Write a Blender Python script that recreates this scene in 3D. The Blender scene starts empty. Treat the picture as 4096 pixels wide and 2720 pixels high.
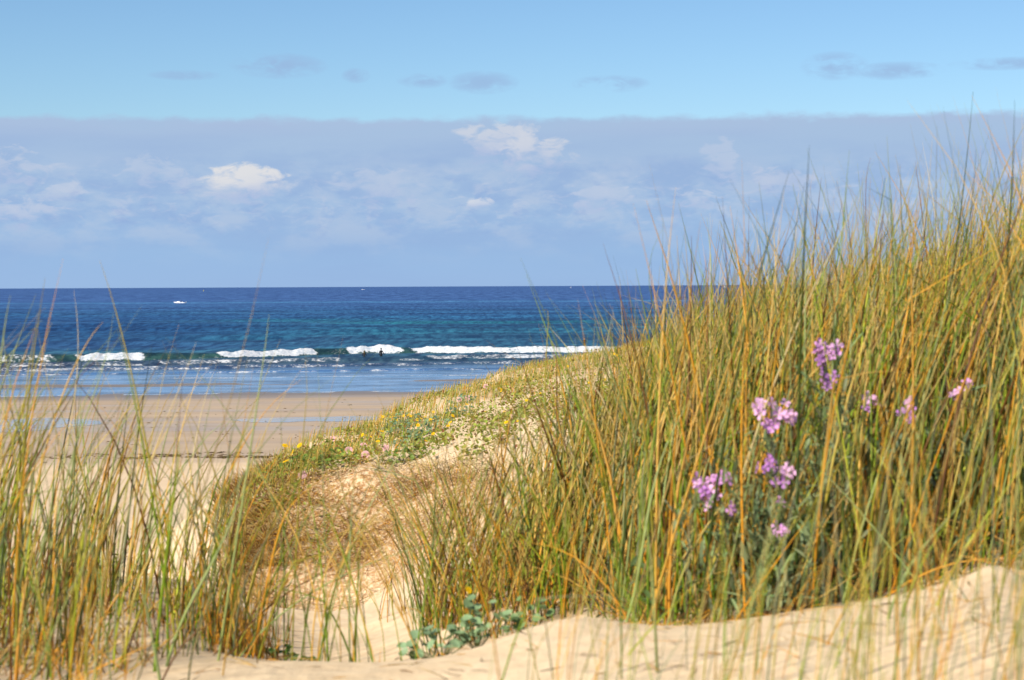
import bpy, math, random
import numpy as np
from mathutils import Matrix, Vector
random.seed(7)
RNG = np.random.default_rng(11)
S = bpy.context.scene
COL = S.collection
R = math.radians
F = 1024 * 70 / 36.0            # focal length in pixels of the 1024 px wide picture
EYE = 10.0                      # eye height above the sea

# ------------------------------------------------------------------ camera
cam_d = bpy.data.cameras.new('camera'); cam = bpy.data.objects.new('camera', cam_d); COL.objects.link(cam)
cam_d.lens = 70; cam_d.sensor_width = 36; cam_d.clip_start = 0.1; cam_d.clip_end = 150000
cam.matrix_world = Matrix.Translation((0, 0, EYE)) @ Matrix.Rotation(R(90 - 1.555), 4, 'X') @ Matrix.Rotation(R(-0.2686), 4, 'Z')
cam_d.dof.use_dof = True; cam_d.dof.focus_distance = 24.0; cam_d.dof.aperture_fstop = 9.0
S.camera = cam

# ------------------------------------------------------------------ sun
SUN_EL, SUN_AZ = R(38), R(-140)         # azimuth from +Y towards +X: the sun is behind the viewer, to the left
sd = Vector((math.sin(SUN_AZ) * math.cos(SUN_EL), math.cos(SUN_AZ) * math.cos(SUN_EL), math.sin(SUN_EL)))
sun_d = bpy.data.lights.new('sun', 'SUN'); sun = bpy.data.objects.new('sun', sun_d); COL.objects.link(sun)
sun_d.energy = 4.9; sun_d.angle = R(0.5); sun_d.color = (1.0, 0.90, 0.76)
sun.rotation_euler = (-sd).to_track_quat('-Z', 'Y').to_euler()

# ------------------------------------------------------------------ node helpers
class NT:
    def __init__(s, nt): s.nt = nt; s.n = nt.nodes; s.l = nt.links; s.n.clear()
    def node(s, t, **k):
        n = s.n.new(t)
        for a, b in k.items(): setattr(n, a, b)
        return n
    def put(s, sock, v):
        if hasattr(v, 'is_linked') or isinstance(v, bpy.types.NodeSocket): s.l.new(v, sock)
        elif isinstance(v, (tuple, list)) and sock.type == 'RGBA' and len(v) == 3: sock.default_value = (*v, 1)
        else: sock.default_value = v
    def m(s, op, a, b=None, c=None, clamp=False):
        n = s.node('ShaderNodeMath', operation=op, use_clamp=clamp)
        s.put(n.inputs[0], a)
        if b is not None: s.put(n.inputs[1], b)
        if c is not None: s.put(n.inputs[2], c)
        return n.outputs[0]
    def mix(s, f, a, b, blend='MIX'):
        n = s.node('ShaderNodeMix', data_type='RGBA', blend_type=blend)
        s.put(n.inputs[0], f); s.put(n.inputs[6], a); s.put(n.inputs[7], b)
        return n.outputs[2]
    def ss(s, v, a, b, lo=0.0, hi=1.0):
        n = s.node('ShaderNodeMapRange', interpolation_type='SMOOTHSTEP')
        s.put(n.inputs[0], v); s.put(n.inputs[1], a); s.put(n.inputs[2], b); s.put(n.inputs[3], lo); s.put(n.inputs[4], hi)
        return n.outputs[0]
    def noise(s, vec, scale, detail=4, rough=0.5, dist=0.0):
        n = s.node('ShaderNodeTexNoise'); s.put(n.inputs['Vector'], vec)
        n.inputs['Scale'].default_value = scale; n.inputs['Detail'].default_value = detail
        n.inputs['Roughness'].default_value = rough; n.inputs['Distortion'].default_value = dist
        return n.outputs[0]
    def vmul(s, vec, v):
        n = s.node('ShaderNodeVectorMath', operation='MULTIPLY'); s.put(n.inputs[0], vec); n.inputs[1].default_value = v
        return n.outputs[0]
    def comb(s, x, y, z):
        n = s.node('ShaderNodeCombineXYZ'); s.put(n.inputs[0], x); s.put(n.inputs[1], y); s.put(n.inputs[2], z)
        return n.outputs[0]
    def sep(s, v):
        n = s.node('ShaderNodeSeparateXYZ'); s.put(n.inputs[0], v); return n.outputs
    def bump(s, h, strength, dist):
        n = s.node('ShaderNodeBump'); s.put(n.inputs['Height'], h); s.put(n.inputs['Strength'], strength); s.put(n.inputs['Distance'], dist)
        return n.outputs[0]
    def attr(s, name):
        return s.node('ShaderNodeAttribute', attribute_name=name)

def srgb(r, g, b):
    f = lambda c: (c / 255 / 12.92) if c <= 10 else ((c / 255 + .055) / 1.055) ** 2.4
    return (f(r), f(g), f(b))

# ------------------------------------------------------------------ sky (Nishita plus a low bank of cloud, by direction)
W = bpy.data.worlds.new('World'); S.world = W; W.use_nodes = True
t = NT(W.node_tree)
sky = t.node('ShaderNodeTexSky', sky_type='NISHITA', sun_disc=False)
sky.sun_elevation = SUN_EL; sky.sun_rotation = SUN_AZ
sky.air_density = 1.0; sky.dust_density = 0.2; sky.ozone_density = 5.0; sky.altitude = 0
tc = t.node('ShaderNodeTexCoord')
x, y, z = t.sep(tc.outputs['Generated'])
az = t.m('ARCTAN2', x, y); el = t.m('ARCSINE', z)
PXA, PYA = t.m('MULTIPLY_ADD', az, F, 512.0), t.m('MULTIPLY', el, F)      # degrees of the compass in steps of 1/F radian
vec = t.comb(t.m('MULTIPLY', az, 10.0), t.m('MULTIPLY', el, 22.0), 0.0)
vec2 = t.comb(t.m('MULTIPLY', az, 6.0), t.m('MULTIPLY', el, 40.0), 3.3)
n1 = t.noise(vec, 3.0, 6, .55)
n2 = t.noise(vec, 9.0, 7, .58, .6)
n3 = t.noise(vec2, 1.6, 5, .5)
edge = t.m('ADD', PYA, t.m('MULTIPLY', t.m('SUBTRACT', t.noise(vec, 5, 6, .55), .5), -20.0))
bank = t.ss(edge, 170.5, 161.5)                                             # the flat top of the bank
c_bank = t.mix(t.ss(PYA, 0, 150), (.310, .490, .760), (.382, .525, .735))
c_bank = t.mix(t.m('MULTIPLY', t.ss(PYA, 140, 166), t.ss(n3, .3, .7)), c_bank, (.44, .55, .735))
c_bank = t.mix(t.ss(PYA, 40, 0), c_bank, (.325, .490, .755))
streak = t.ss(n3, .35, .75)
c_bank = t.mix(t.m('MULTIPLY', streak, .30), c_bank, (.275, .400, .690))
puffs = t.m('MULTIPLY', t.ss(n2, .47, .72), t.m('MULTIPLY', t.ss(PYA, 45, 80), t.ss(PYA, 135, 95)))
c_bank = t.mix(t.m('MULTIPLY', puffs, .75), c_bank, (.52, .60, .76))
c_bank = t.mix(t.m('MULTIPLY', t.m('MULTIPLY', t.ss(n1, .44, .62), .60), t.m('MULTIPLY', t.ss(PYA, 15, 70), t.ss(PYA, 140, 100))), c_bank, (.47, .575, .745))
c_bank = t.mix(t.m('MULTIPLY', t.m('MULTIPLY', t.ss(n1, .52, .36), .40), t.m('MULTIPLY', t.ss(PYA, 30, 80), t.ss(PYA, 150, 110))), c_bank, (.27, .41, .69))
under = t.m('MULTIPLY', t.ss(t.noise(t.comb(t.m('MULTIPLY', az, 10.0), t.m('MULTIPLY_ADD', el, 22.0, .09), 0.0), 9.0, 7, .58, .6), .52, .75),
            t.m('MULTIPLY', t.ss(PYA, 35, 70), t.ss(PYA, 130, 90)))
c_bank = t.mix(t.m('MULTIPLY', under, .45), c_bank, (.26, .385, .690))
def puff(cx, cy, rx, ry, col, amt, flat=1.0, ragged=.9):
    """one cumulus: sharp top, soft bottom; cx, cy, rx, ry in steps of 1/F radian above the horizon"""
    global c_bank
    dx = t.m('DIVIDE', t.m('SUBTRACT', PXA, cx), rx)
    dy0 = t.m('SUBTRACT', PYA, cy)
    up = t.m('DIVIDE', dy0, ry); dn = t.m('DIVIDE', dy0, ry * flat)
    dy = t.m('MAXIMUM', up, t.m('MULTIPLY', dn, -1.0))
    r2 = t.m('ADD', t.m('MULTIPLY', dx, dx), t.m('MULTIPLY', dy, dy))
    r2 = t.m('ADD', r2, t.m('ADD', t.m('MULTIPLY', t.m('SUBTRACT', n2, .5), -ragged * 6.5), t.m('MULTIPLY', t.m('SUBTRACT', n1, .5), -ragged * 4.5)))
    soft = t.m('MULTIPLY_ADD', t.ss(dy0, ry * .6, -ry), .5, .80)
    msk = t.m('SUBTRACT', 1.0, t.m('DIVIDE', t.m('SUBTRACT', r2, t.m('SUBTRACT', 1.0, soft)), soft), clamp=True)
    body = t.mix(t.ss(t.m('ADD', dy0, t.m('MULTIPLY', t.m('SUBTRACT', n1, .5), ry * 2)), -ry * flat, ry * .5), (.40, .50, .74), col)
    c_bank = t.mix(t.m('MULTIPLY', msk, amt), c_bank, body)
for a in [(250, 106, 42, 18, (.72, .73, .76), 1.0, 1.2, .6), (503, 146, 48, 20, (.62, .66, .75), .8, 1.2, .7),
          (535, 132, 36, 24, (.62, .66, .75), .8, 1.1, .7), (482, 83, 15, 7, (.70, .73, .80), .7, 1.0, .9),
          (12, 118, 46, 20, (.54, .61, .75), .6, 1.3, .9), (22, 74, 50, 13, (.54, .61, .76), .6, 1.2, .9),
          (160, 112, 34, 20, (.50, .59, .75), .5, 1.3, .9), (718, 120, 18, 22, (.52, .60, .76), .5, 1.2, .9),
          (783, 102, 30, 15, (.52, .59, .75), .5, 1.3, .9), (600, 88, 34, 12, (.52, .60, .76), .5, 1.1, 1.0),
          (690, 86, 28, 9, (.54, .62, .77), .5, 1.1, 1.0), (375, 100, 46, 17, (.49, .58, .75), .5, 1.2, .9),
          (1005, 105, 24, 12, (.60, .65, .75), .6, 1.2, .9), (70, 92, 26, 12, (.55, .62, .76), .45, 1.2, .9)]:
    puff(*a)
# small grey fragments in the clear band
frag = None
for cx, cy, rx, ry in [(282, 218, 40, 10), (190, 208, 30, 4), (425, 204, 22, 6), (484, 202, 30, 9), (358, 209, 12, 6),
                       (612, 200, 32, 7), (832, 214, 28, 11), (892, 208, 40, 7), (1000, 212, 50, 5)]:
    dx = t.m('DIVIDE', t.m('SUBTRACT', PXA, cx), rx * 1.25); dy = t.m('DIVIDE', t.m('SUBTRACT', PYA, cy), ry * 1.35)
    g = t.m('SUBTRACT', 1.0, t.m('ADD', t.m('MULTIPLY', dx, dx), t.m('MULTIPLY', dy, dy)), clamp=True)
    frag = g if frag is None else t.m('MAXIMUM', frag, g)
frag = t.m('MULTIPLY', t.m('POWER', frag, .8), t.ss(t.m('MULTIPLY_ADD', n2, .5, t.m('MULTIPLY', n1, .5)), .38, .58))
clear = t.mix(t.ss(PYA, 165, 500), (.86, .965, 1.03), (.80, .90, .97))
clear = t.mix(t.ss(PYA, 600, 2400), clear, (.50, .58, .68))  # high sky, out of view, dimmed to deepen the shadows
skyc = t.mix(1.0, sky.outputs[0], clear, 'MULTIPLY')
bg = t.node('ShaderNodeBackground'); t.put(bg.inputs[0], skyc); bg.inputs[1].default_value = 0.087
bgc = t.node('ShaderNodeBackground'); t.put(bgc.inputs[0], c_bank); bgc.inputs[1].default_value = 0.745
bgf = t.node('ShaderNodeBackground'); bgf.inputs[0].default_value = (.235, .345, .53, 1)
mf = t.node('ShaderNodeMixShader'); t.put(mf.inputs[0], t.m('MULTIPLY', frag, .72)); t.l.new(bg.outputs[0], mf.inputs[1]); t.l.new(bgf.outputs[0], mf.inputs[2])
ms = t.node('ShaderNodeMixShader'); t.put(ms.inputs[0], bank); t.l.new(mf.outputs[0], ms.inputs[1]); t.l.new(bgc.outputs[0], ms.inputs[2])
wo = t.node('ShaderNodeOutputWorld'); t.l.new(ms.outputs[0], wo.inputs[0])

S.view_settings.view_transform = 'Standard'; S.view_settings.look = 'None'
S.view_settings.exposure = 0.44; S.view_settings.gamma = 1.0
S.render.engine = 'CYCLES'
try: S.cycles.max_bounces = 6; S.cycles.transparent_max_bounces = 6
except Exception: pass

# ------------------------------------------------------------------ general helpers
def hz(px): return 288.4 - 4.8 * np.asarray(px, float) / 1024
def P(px, py, Y):
    """a point seen at picture position px, py when it stands Y metres away"""
    px = np.asarray(px, float); py = np.asarray(py, float); Y = np.asarray(Y, float)
    return np.stack([(px - 512) / F * Y, Y + 0 * px, EYE - (py - hz(px)) / F * Y], -1)
def tag(o, label=None, cat=None, group=None, kind=None):
    if label: o['label'] = label
    if cat: o['category'] = cat
    if group: o['group'] = group
    if kind: o['kind'] = kind
    return o
def mesh_np(name, V, faces, mat, parent=None, smooth=True, attrs=None):
    """V (n,3); faces: array (m,4) or (m,3)"""
    me = bpy.data.meshes.new(name)
    V = np.ascontiguousarray(V, dtype=np.float32); faces = np.ascontiguousarray(faces, dtype=np.int32)
    k = faces.shape[1]; nf = len(faces)
    me.vertices.add(len(V)); me.vertices.foreach_set('co', V.ravel())
    me.loops.add(nf * k); me.loops.foreach_set('vertex_index', faces.ravel())
    me.polygons.add(nf); me.polygons.foreach_set('loop_start', np.arange(0, nf * k, k, dtype=np.int32))
    me.polygons.foreach_set('loop_total', np.full(nf, k, dtype=np.int32))
    if smooth: me.polygons.foreach_set('use_smooth', np.ones(nf, dtype=bool))
    me.update(calc_edges=True)
    for an, av in (attrs or {}).items():
        if av.ndim == 2:
            a = me.attributes.new(an, 'FLOAT_COLOR', 'POINT')
            c = np.ones((len(V), 4), np.float32); c[:, :3] = av; a.data.foreach_set('color', c.ravel())
        else:
            a = me.attributes.new(an, 'FLOAT', 'POINT'); a.data.foreach_set('value', av.astype(np.float32))
    me.materials.append(mat)
    o = bpy.data.objects.new(name, me); COL.objects.link(o)
    if parent: o.parent = parent
    return o
def empty(name, loc, label, cat, group=None):
    o = bpy.data.objects.new(name, None); COL.objects.link(o); o.location = loc; o.empty_display_size = .1
    return tag(o, label, cat, group)
def grid_faces(nr, nc):
    i = np.arange(nr - 1)[:, None] * nc + np.arange(nc - 1)[None]
    i = i.ravel(); return np.stack([i, i + 1, i + nc + 1, i + nc], -1)
def hash2(ix, iy, seed):
    h = (ix.astype(np.int64) * 374761393 + iy.astype(np.int64) * 668265263 + seed * 1442695041) & 0xffffffff
    h = ((h ^ (h >> 13)) * 1274126177) & 0xffffffff
    return ((h ^ (h >> 16)) & 0xffffff) / float(0xffffff)
def vnoise(x, y, seed=0):
    x = np.asarray(x, float); y = np.asarray(y, float)
    ix = np.floor(x); iy = np.floor(y); fx = x - ix; fy = y - iy
    fx = fx * fx * (3 - 2 * fx); fy = fy * fy * (3 - 2 * fy)
    a = hash2(ix, iy, seed); b = hash2(ix + 1, iy, seed); c = hash2(ix, iy + 1, seed); d = hash2(ix + 1, iy + 1, seed)
    return (a * (1 - fx) + b * fx) * (1 - fy) + (c * (1 - fx) + d * fx) * fy
def fbm(x, y, oct=4, seed=0, g=.5):
    s = 0; a = 1; n = 0
    for k in range(oct):
        s = s + a * vnoise(x * 2 ** k + 17.3 * k, y * 2 ** k - 9.1 * k, seed + k); n += a; a *= g
    return s / n
def sst(v, a, b):
    q = np.clip((v - a) / (b - a), 0, 1); return q * q * (3 - 2 * q)

# ------------------------------------------------------------------ materials
def mat(name):
    m = bpy.data.materials.new(name); m.use_nodes = True; return m, NT(m.node_tree)
def plain(name, col, rough=.6, spec=.3, var=.15, scale=20):
    m, t = mat(name); tc = t.node('ShaderNodeTexCoord')
    n = t.noise(tc.outputs['Object'], scale, 4, .6)
    b = t.node('ShaderNodeBsdfPrincipled')
    t.put(b.inputs['Base Color'], t.mix(t.ss(n, .25, .75), tuple(c * (1 - var) for c in col), tuple(min(1, c * (1 + var)) for c in col)))
    b.inputs['Roughness'].default_value = rough; b.inputs['Specular IOR Level'].default_value = spec
    o = t.node('ShaderNodeOutputMaterial'); t.l.new(b.outputs[0], o.inputs[0]); return m
def leafmat(name, transl=.25, rough=.5, spec=.3):
    m, t = mat(name); a = t.attr('Col')
    b = t.node('ShaderNodeBsdfPrincipled'); t.l.new(a.outputs['Color'], b.inputs['Base Color'])
    b.inputs['Roughness'].default_value = rough; b.inputs['Specular IOR Level'].default_value = spec
    tr = t.node('ShaderNodeBsdfTranslucent'); t.l.new(a.outputs['Color'], tr.inputs[0])
    mx = t.node('ShaderNodeMixShader'); mx.inputs[0].default_value = transl
    t.l.new(b.outputs[0], mx.inputs[1]); t.l.new(tr.outputs[0], mx.inputs[2])
    o = t.node('ShaderNodeOutputMaterial'); t.l.new(mx.outputs[0], o.inputs[0]); return m
M_GRASS = leafmat('grass_blade', .22, .45, .35)
M_LEAF = leafmat('leaf', .22, .5, .3)
M_PETAL = leafmat('petal', .3, .6, .15)
M_STEM = leafmat('dry_stem', .05, .8, .1)
M_SUIT = plain('wetsuit', (.012, .013, .016), .5, .3)
M_SKIN = plain('skin', (.42, .24, .15), .6)
M_HAIR = plain('blond_hair', (.10, .07, .025), .6)
M_DHAIR = plain('dark_hair', (.012, .010, .008), .6)
M_HULL = plain('white_gelcoat', (.82, .83, .84), .3, .5, .03)
M_GLASS = plain('dark_glass', (.05, .06, .08), .1, .5)
M_SAIL = plain('sail_cloth', (.85, .85, .85), .7)
M_YEL = plain('yellow_paint', (.7, .55, .05), .5)
M_GREY = plain('grey_paint', (.45, .52, .58), .4)

def sand_mat():
    m, t = mat('dune_sand'); tc = t.node('ShaderNodeTexCoord'); o = tc.outputs['Object']
    f = t.noise(o, 260, 3, .6); g = t.noise(o, 7, 5, .55); h = t.noise(t.vmul(o, (1, .35, 1)), 26, 4, .5)
    c = t.mix(t.ss(g, .3, .7), (.74, .565, .350), (.80, .635, .415))
    c = t.mix(t.m('MULTIPLY', t.ss(f, .60, .75), .35), c, (.30, .19, .10))
    lit = t.attr('litter').outputs['Fac']
    c = t.mix(t.m('MULTIPLY', lit, t.ss(t.noise(o, 30, 6, .75), .40, .56), clamp=True), c, (.40, .225, .095))
    b = t.node('ShaderNodeBsdfPrincipled'); t.put(b.inputs['Base Color'], c)
    b.inputs['Roughness'].default_value = .95; b.inputs['Specular IOR Level'].default_value = .1
    hh = t.m('ADD', t.m('MULTIPLY', h, .5), t.m('ADD', t.m('MULTIPLY', g, .9), t.m('MULTIPLY', f, .12)))
    t.put(b.inputs['Normal'], t.bump(hh, .45, .05))
    q = t.node('ShaderNodeOutputMaterial'); t.l.new(b.outputs[0], q.inputs[0]); return m
M_SAND = sand_mat()

def beach_mat():
    m, t = mat('beach_sand'); tc = t.node('ShaderNodeTexCoord'); o = tc.outputs['Object']
    x, y, z = t.sep(o)
    yy = t.m('ADD', t.m('MULTIPLY_ADD', x, -.12, y), t.m('MULTIPLY', t.m('SUBTRACT', t.noise(t.vmul(o, (.25, 1, 1)), .2, 4, .5), .5), 9.0))
    wet = t.ss(yy, 100, 109)
    soak = t.ss(yy, 172, 190)
    g = t.noise(t.vmul(o, (.3, 1, 1)), .35, 5, .6); f = t.noise(t.vmul(o, (1, .22, 1)), 3.5, 3, .6)
    dry = t.mix(t.ss(g, .3, .7), (.69, .520, .325), (.76, .585, .375))
    wc = t.mix(t.ss(g, .3, .7), (.43, .325, .220), (.50, .385, .262))
    c = t.mix(wet, dry, wc)
    c = t.mix(t.m('MULTIPLY', soak, .8), c, (.16, .12, .085))
    c = t.mix(t.m('MULTIPLY', t.ss(f, .69, .76), .7), c, (.13, .09, .05))
    c = t.mix(t.m('MULTIPLY', t.ss(t.noise(t.vmul(o, (.6, .1, 1)), 2.1, 4, .7), .64, .74), .35), c, (.24, .16, .09))
    b = t.node('ShaderNodeBsdfPrincipled'); t.put(b.inputs['Base Color'], c)
    damp = t.m('MULTIPLY', wet, t.ss(t.noise(t.vmul(o, (.12, 1, 1)), .16, 3, .5), .42, .62))
    t.put(b.inputs['Roughness'], t.m('MULTIPLY_ADD', t.m('MAXIMUM', damp, soak), -.42, .8)); b.inputs['Specular IOR Level'].default_value = .3
    t.put(b.inputs['Normal'], t.bump(t.noise(o, 2.5, 5, .65), .3, .08))
    q = t.node('ShaderNodeOutputMaterial'); t.l.new(b.outputs[0], q.inputs[0]); return m
M_BEACH = beach_mat()

def pool_mat():
    m, t = mat('still_water'); tc = t.node('ShaderNodeTexCoord')
    gl = t.node('ShaderNodeBsdfGlossy'); gl.inputs['Roughness'].default_value = .06; gl.inputs['Color'].default_value = (.97, .95, .90, 1)
    t.put(gl.inputs['Normal'], t.bump(t.noise(t.vmul(tc.outputs['Object'], (1, .5, 1)), 3, 3, .5), .15, .01))
    df = t.node('ShaderNodeBsdfDiffuse'); df.inputs[0].default_value = (.42, .37, .31, 1)
    mx = t.node('ShaderNodeMixShader')
    n = t.noise(t.vmul(tc.outputs['Object'], (.2, 1, 1)), .6, 4, .6)
    t.put(mx.inputs[0], t.ss(n, .35, .62, .25, .80)); t.l.new(df.outputs[0], mx.inputs[1]); t.l.new(gl.outputs[0], mx.inputs[2])
    q = t.node('ShaderNodeOutputMaterial'); t.l.new(mx.outputs[0], q.inputs[0]); return m

def sea_mat():
    m, t = mat('sea_water'); tc = t.node('ShaderNodeTexCoord'); o = tc.outputs['Object']
    x, y, z = t.sep(o)
    base = t.attr('Col').outputs['Color']; foam = t.attr('foam').outputs['Fac']; sh = t.attr('shallow').outputs['Fac']
    a1 = t.noise(t.vmul(o, (.55, .06, 1)), 1.0, 4, .65)         # wind chop painted as light and dark facets, crests long across the view depth
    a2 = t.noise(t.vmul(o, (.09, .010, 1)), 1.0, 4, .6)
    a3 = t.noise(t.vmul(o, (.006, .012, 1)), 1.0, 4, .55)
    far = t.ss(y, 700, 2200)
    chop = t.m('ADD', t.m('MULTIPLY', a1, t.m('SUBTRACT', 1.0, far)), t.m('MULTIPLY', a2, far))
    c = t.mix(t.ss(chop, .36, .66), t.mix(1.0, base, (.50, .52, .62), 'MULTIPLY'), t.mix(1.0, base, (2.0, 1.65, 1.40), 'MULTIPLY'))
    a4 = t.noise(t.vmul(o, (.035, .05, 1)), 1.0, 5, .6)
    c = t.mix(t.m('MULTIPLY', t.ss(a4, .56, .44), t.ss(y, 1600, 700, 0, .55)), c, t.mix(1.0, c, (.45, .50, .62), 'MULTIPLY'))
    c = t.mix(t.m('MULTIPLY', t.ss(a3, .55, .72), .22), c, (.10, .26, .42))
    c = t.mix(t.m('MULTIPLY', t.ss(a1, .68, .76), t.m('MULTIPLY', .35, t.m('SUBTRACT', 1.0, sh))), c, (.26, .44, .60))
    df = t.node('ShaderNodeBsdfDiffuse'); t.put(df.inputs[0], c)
    gl = t.node('ShaderNodeBsdfGlossy'); gl.inputs['Color'].default_value = (.80, .90, 1, 1)
    t.put(gl.inputs['Roughness'], t.m('MULTIPLY_ADD', sh, -.22, .32))
    bh = t.noise(t.vmul(o, (1, 2.0, 1)), .9, 5, .65)
    t.put(gl.inputs['Normal'], t.bump(bh, .6, t.m('MULTIPLY_ADD', sh, -.17, .20)))
    ripple = t.ss(t.noise(t.vmul(o, (.10, .22, 1)), 1.0, 4, .6), .40, .58)
    fac = t.m('MULTIPLY_ADD', sh, t.m('MULTIPLY_ADD', ripple, .34, .40), .13)
    mx = t.node('ShaderNodeMixShader'); t.put(mx.inputs[0], fac); t.l.new(df.outputs[0], mx.inputs[1]); t.l.new(gl.outputs[0], mx.inputs[2])
    fm = t.node('ShaderNodeBsdfDiffuse')
    fn = t.noise(t.vmul(o, (1, 1, 1.6)), 2.2, 5, .7)
    t.put(fm.inputs[0], t.mix(t.ss(fn, .35, .6), (.40, .47, .54), (.66, .68, .70)))
    fmask = t.ss(t.m('ADD', foam, t.m('MULTIPLY', t.m('SUBTRACT', fn, .5), .9)), .38, .62)
    m2 = t.node('ShaderNodeMixShader'); t.put(m2.inputs[0], fmask); t.l.new(mx.outputs[0], m2.inputs[1]); t.l.new(fm.outputs[0], m2.inputs[2])
    q = t.node('ShaderNodeOutputMaterial'); t.l.new(m2.outputs[0], q.inputs[0]); return m
M_SEA = sea_mat()

# ------------------------------------------------------------------ the beach: one sheet from behind the dunes to under the sea
def shore(X, Y): return Y - .17 * (X + 47)                  # distance measured square to the waterline
def beach_z(X, Y):
    s = shore(X, Y)
    zz = np.interp(s, [-80, 20, 60, 106, 140, 183, 226, 300, 600, 60000], [2.2, 2.0, 1.68, .88, .55, 0.0, -.10, -1.2, -6, -60])
    n = fbm(X * .035, Y * .09, 4, 5) - .5
    zz = zz + n * .10 * sst(s, 190, 170) + (fbm(X * .3, Y * .3, 3, 8) - .5) * .05 * sst(s, 180, 60)
    bar = np.exp(-((s - 203 - 7 * (fbm(X * .03, X * 0, 3, 9) - .5)) / 3.4) ** 2)
    zz = zz + bar * (.035 + .42 * (fbm(X * .05, Y * .16, 4, 21) - .46))
    return zz
uu = np.concatenate([-np.geomspace(6, .36, 14)[:-1], np.linspace(-.35, .35, 420), np.geomspace(.36, 6, 14)[1:]])
YY = np.concatenate([np.linspace(-60, 18, 8), np.linspace(20, 175, 260), np.linspace(175.5, 235, 170), np.geomspace(237, 90000, 40)])
Xg = uu[None] * np.maximum(YY, 30)[:, None]; Yg = np.repeat(YY[:, None], len(uu), 1)
V = np.stack([Xg, Yg, beach_z(Xg, Yg)], -1).reshape(-1, 3)
tag(mesh_np('beach', V, grid_faces(len(YY), len(uu)), M_BEACH), kind='structure')

# ------------------------------------------------------------------ the sea: swell, breakers and the wash at the edge
def pxof(X, Y): return 512 + X / Y * F
BR = [  # breaker lines: (px, Y) polyline, height, width of the foamy front, foam spans in px (None = all)
    dict(p=[(-400, 264), (0, 268), (150, 277), (230, 284), (310, 293), (370, 299), (500, 300), (640, 301), (1400, 306)], h=.86, front=1.25,
         spans=[(-400, 58, .62), (77, 143, 1), (225, 307, 1), (342, 394, 1), (403, 1400, 1)]),
    dict(p=[(-400, 250), (0, 254), (150, 258), (300, 266), (430, 274), (600, 280), (1400, 300)], h=.42, front=1.6,
         spans=[(-400, 125, .52), (150, 345, .60), (410, 1400, .58)]),
    dict(p=[(-400, 236), (0, 240), (200, 245), (340, 251), (480, 257), (700, 262), (1400, 270)], h=.30, front=1.4,
         spans=[(-400, 170, .55), (215, 335, .58), (350, 520, .48), (540, 1400, .55)]),
    dict(p=[(-400, 226), (0, 230), (200, 234), (400, 238), (700, 244), (1400, 250)], h=.16, front=1.2,
         spans=[(240, 300, .45), (380, 470, .5)]),
]
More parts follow.
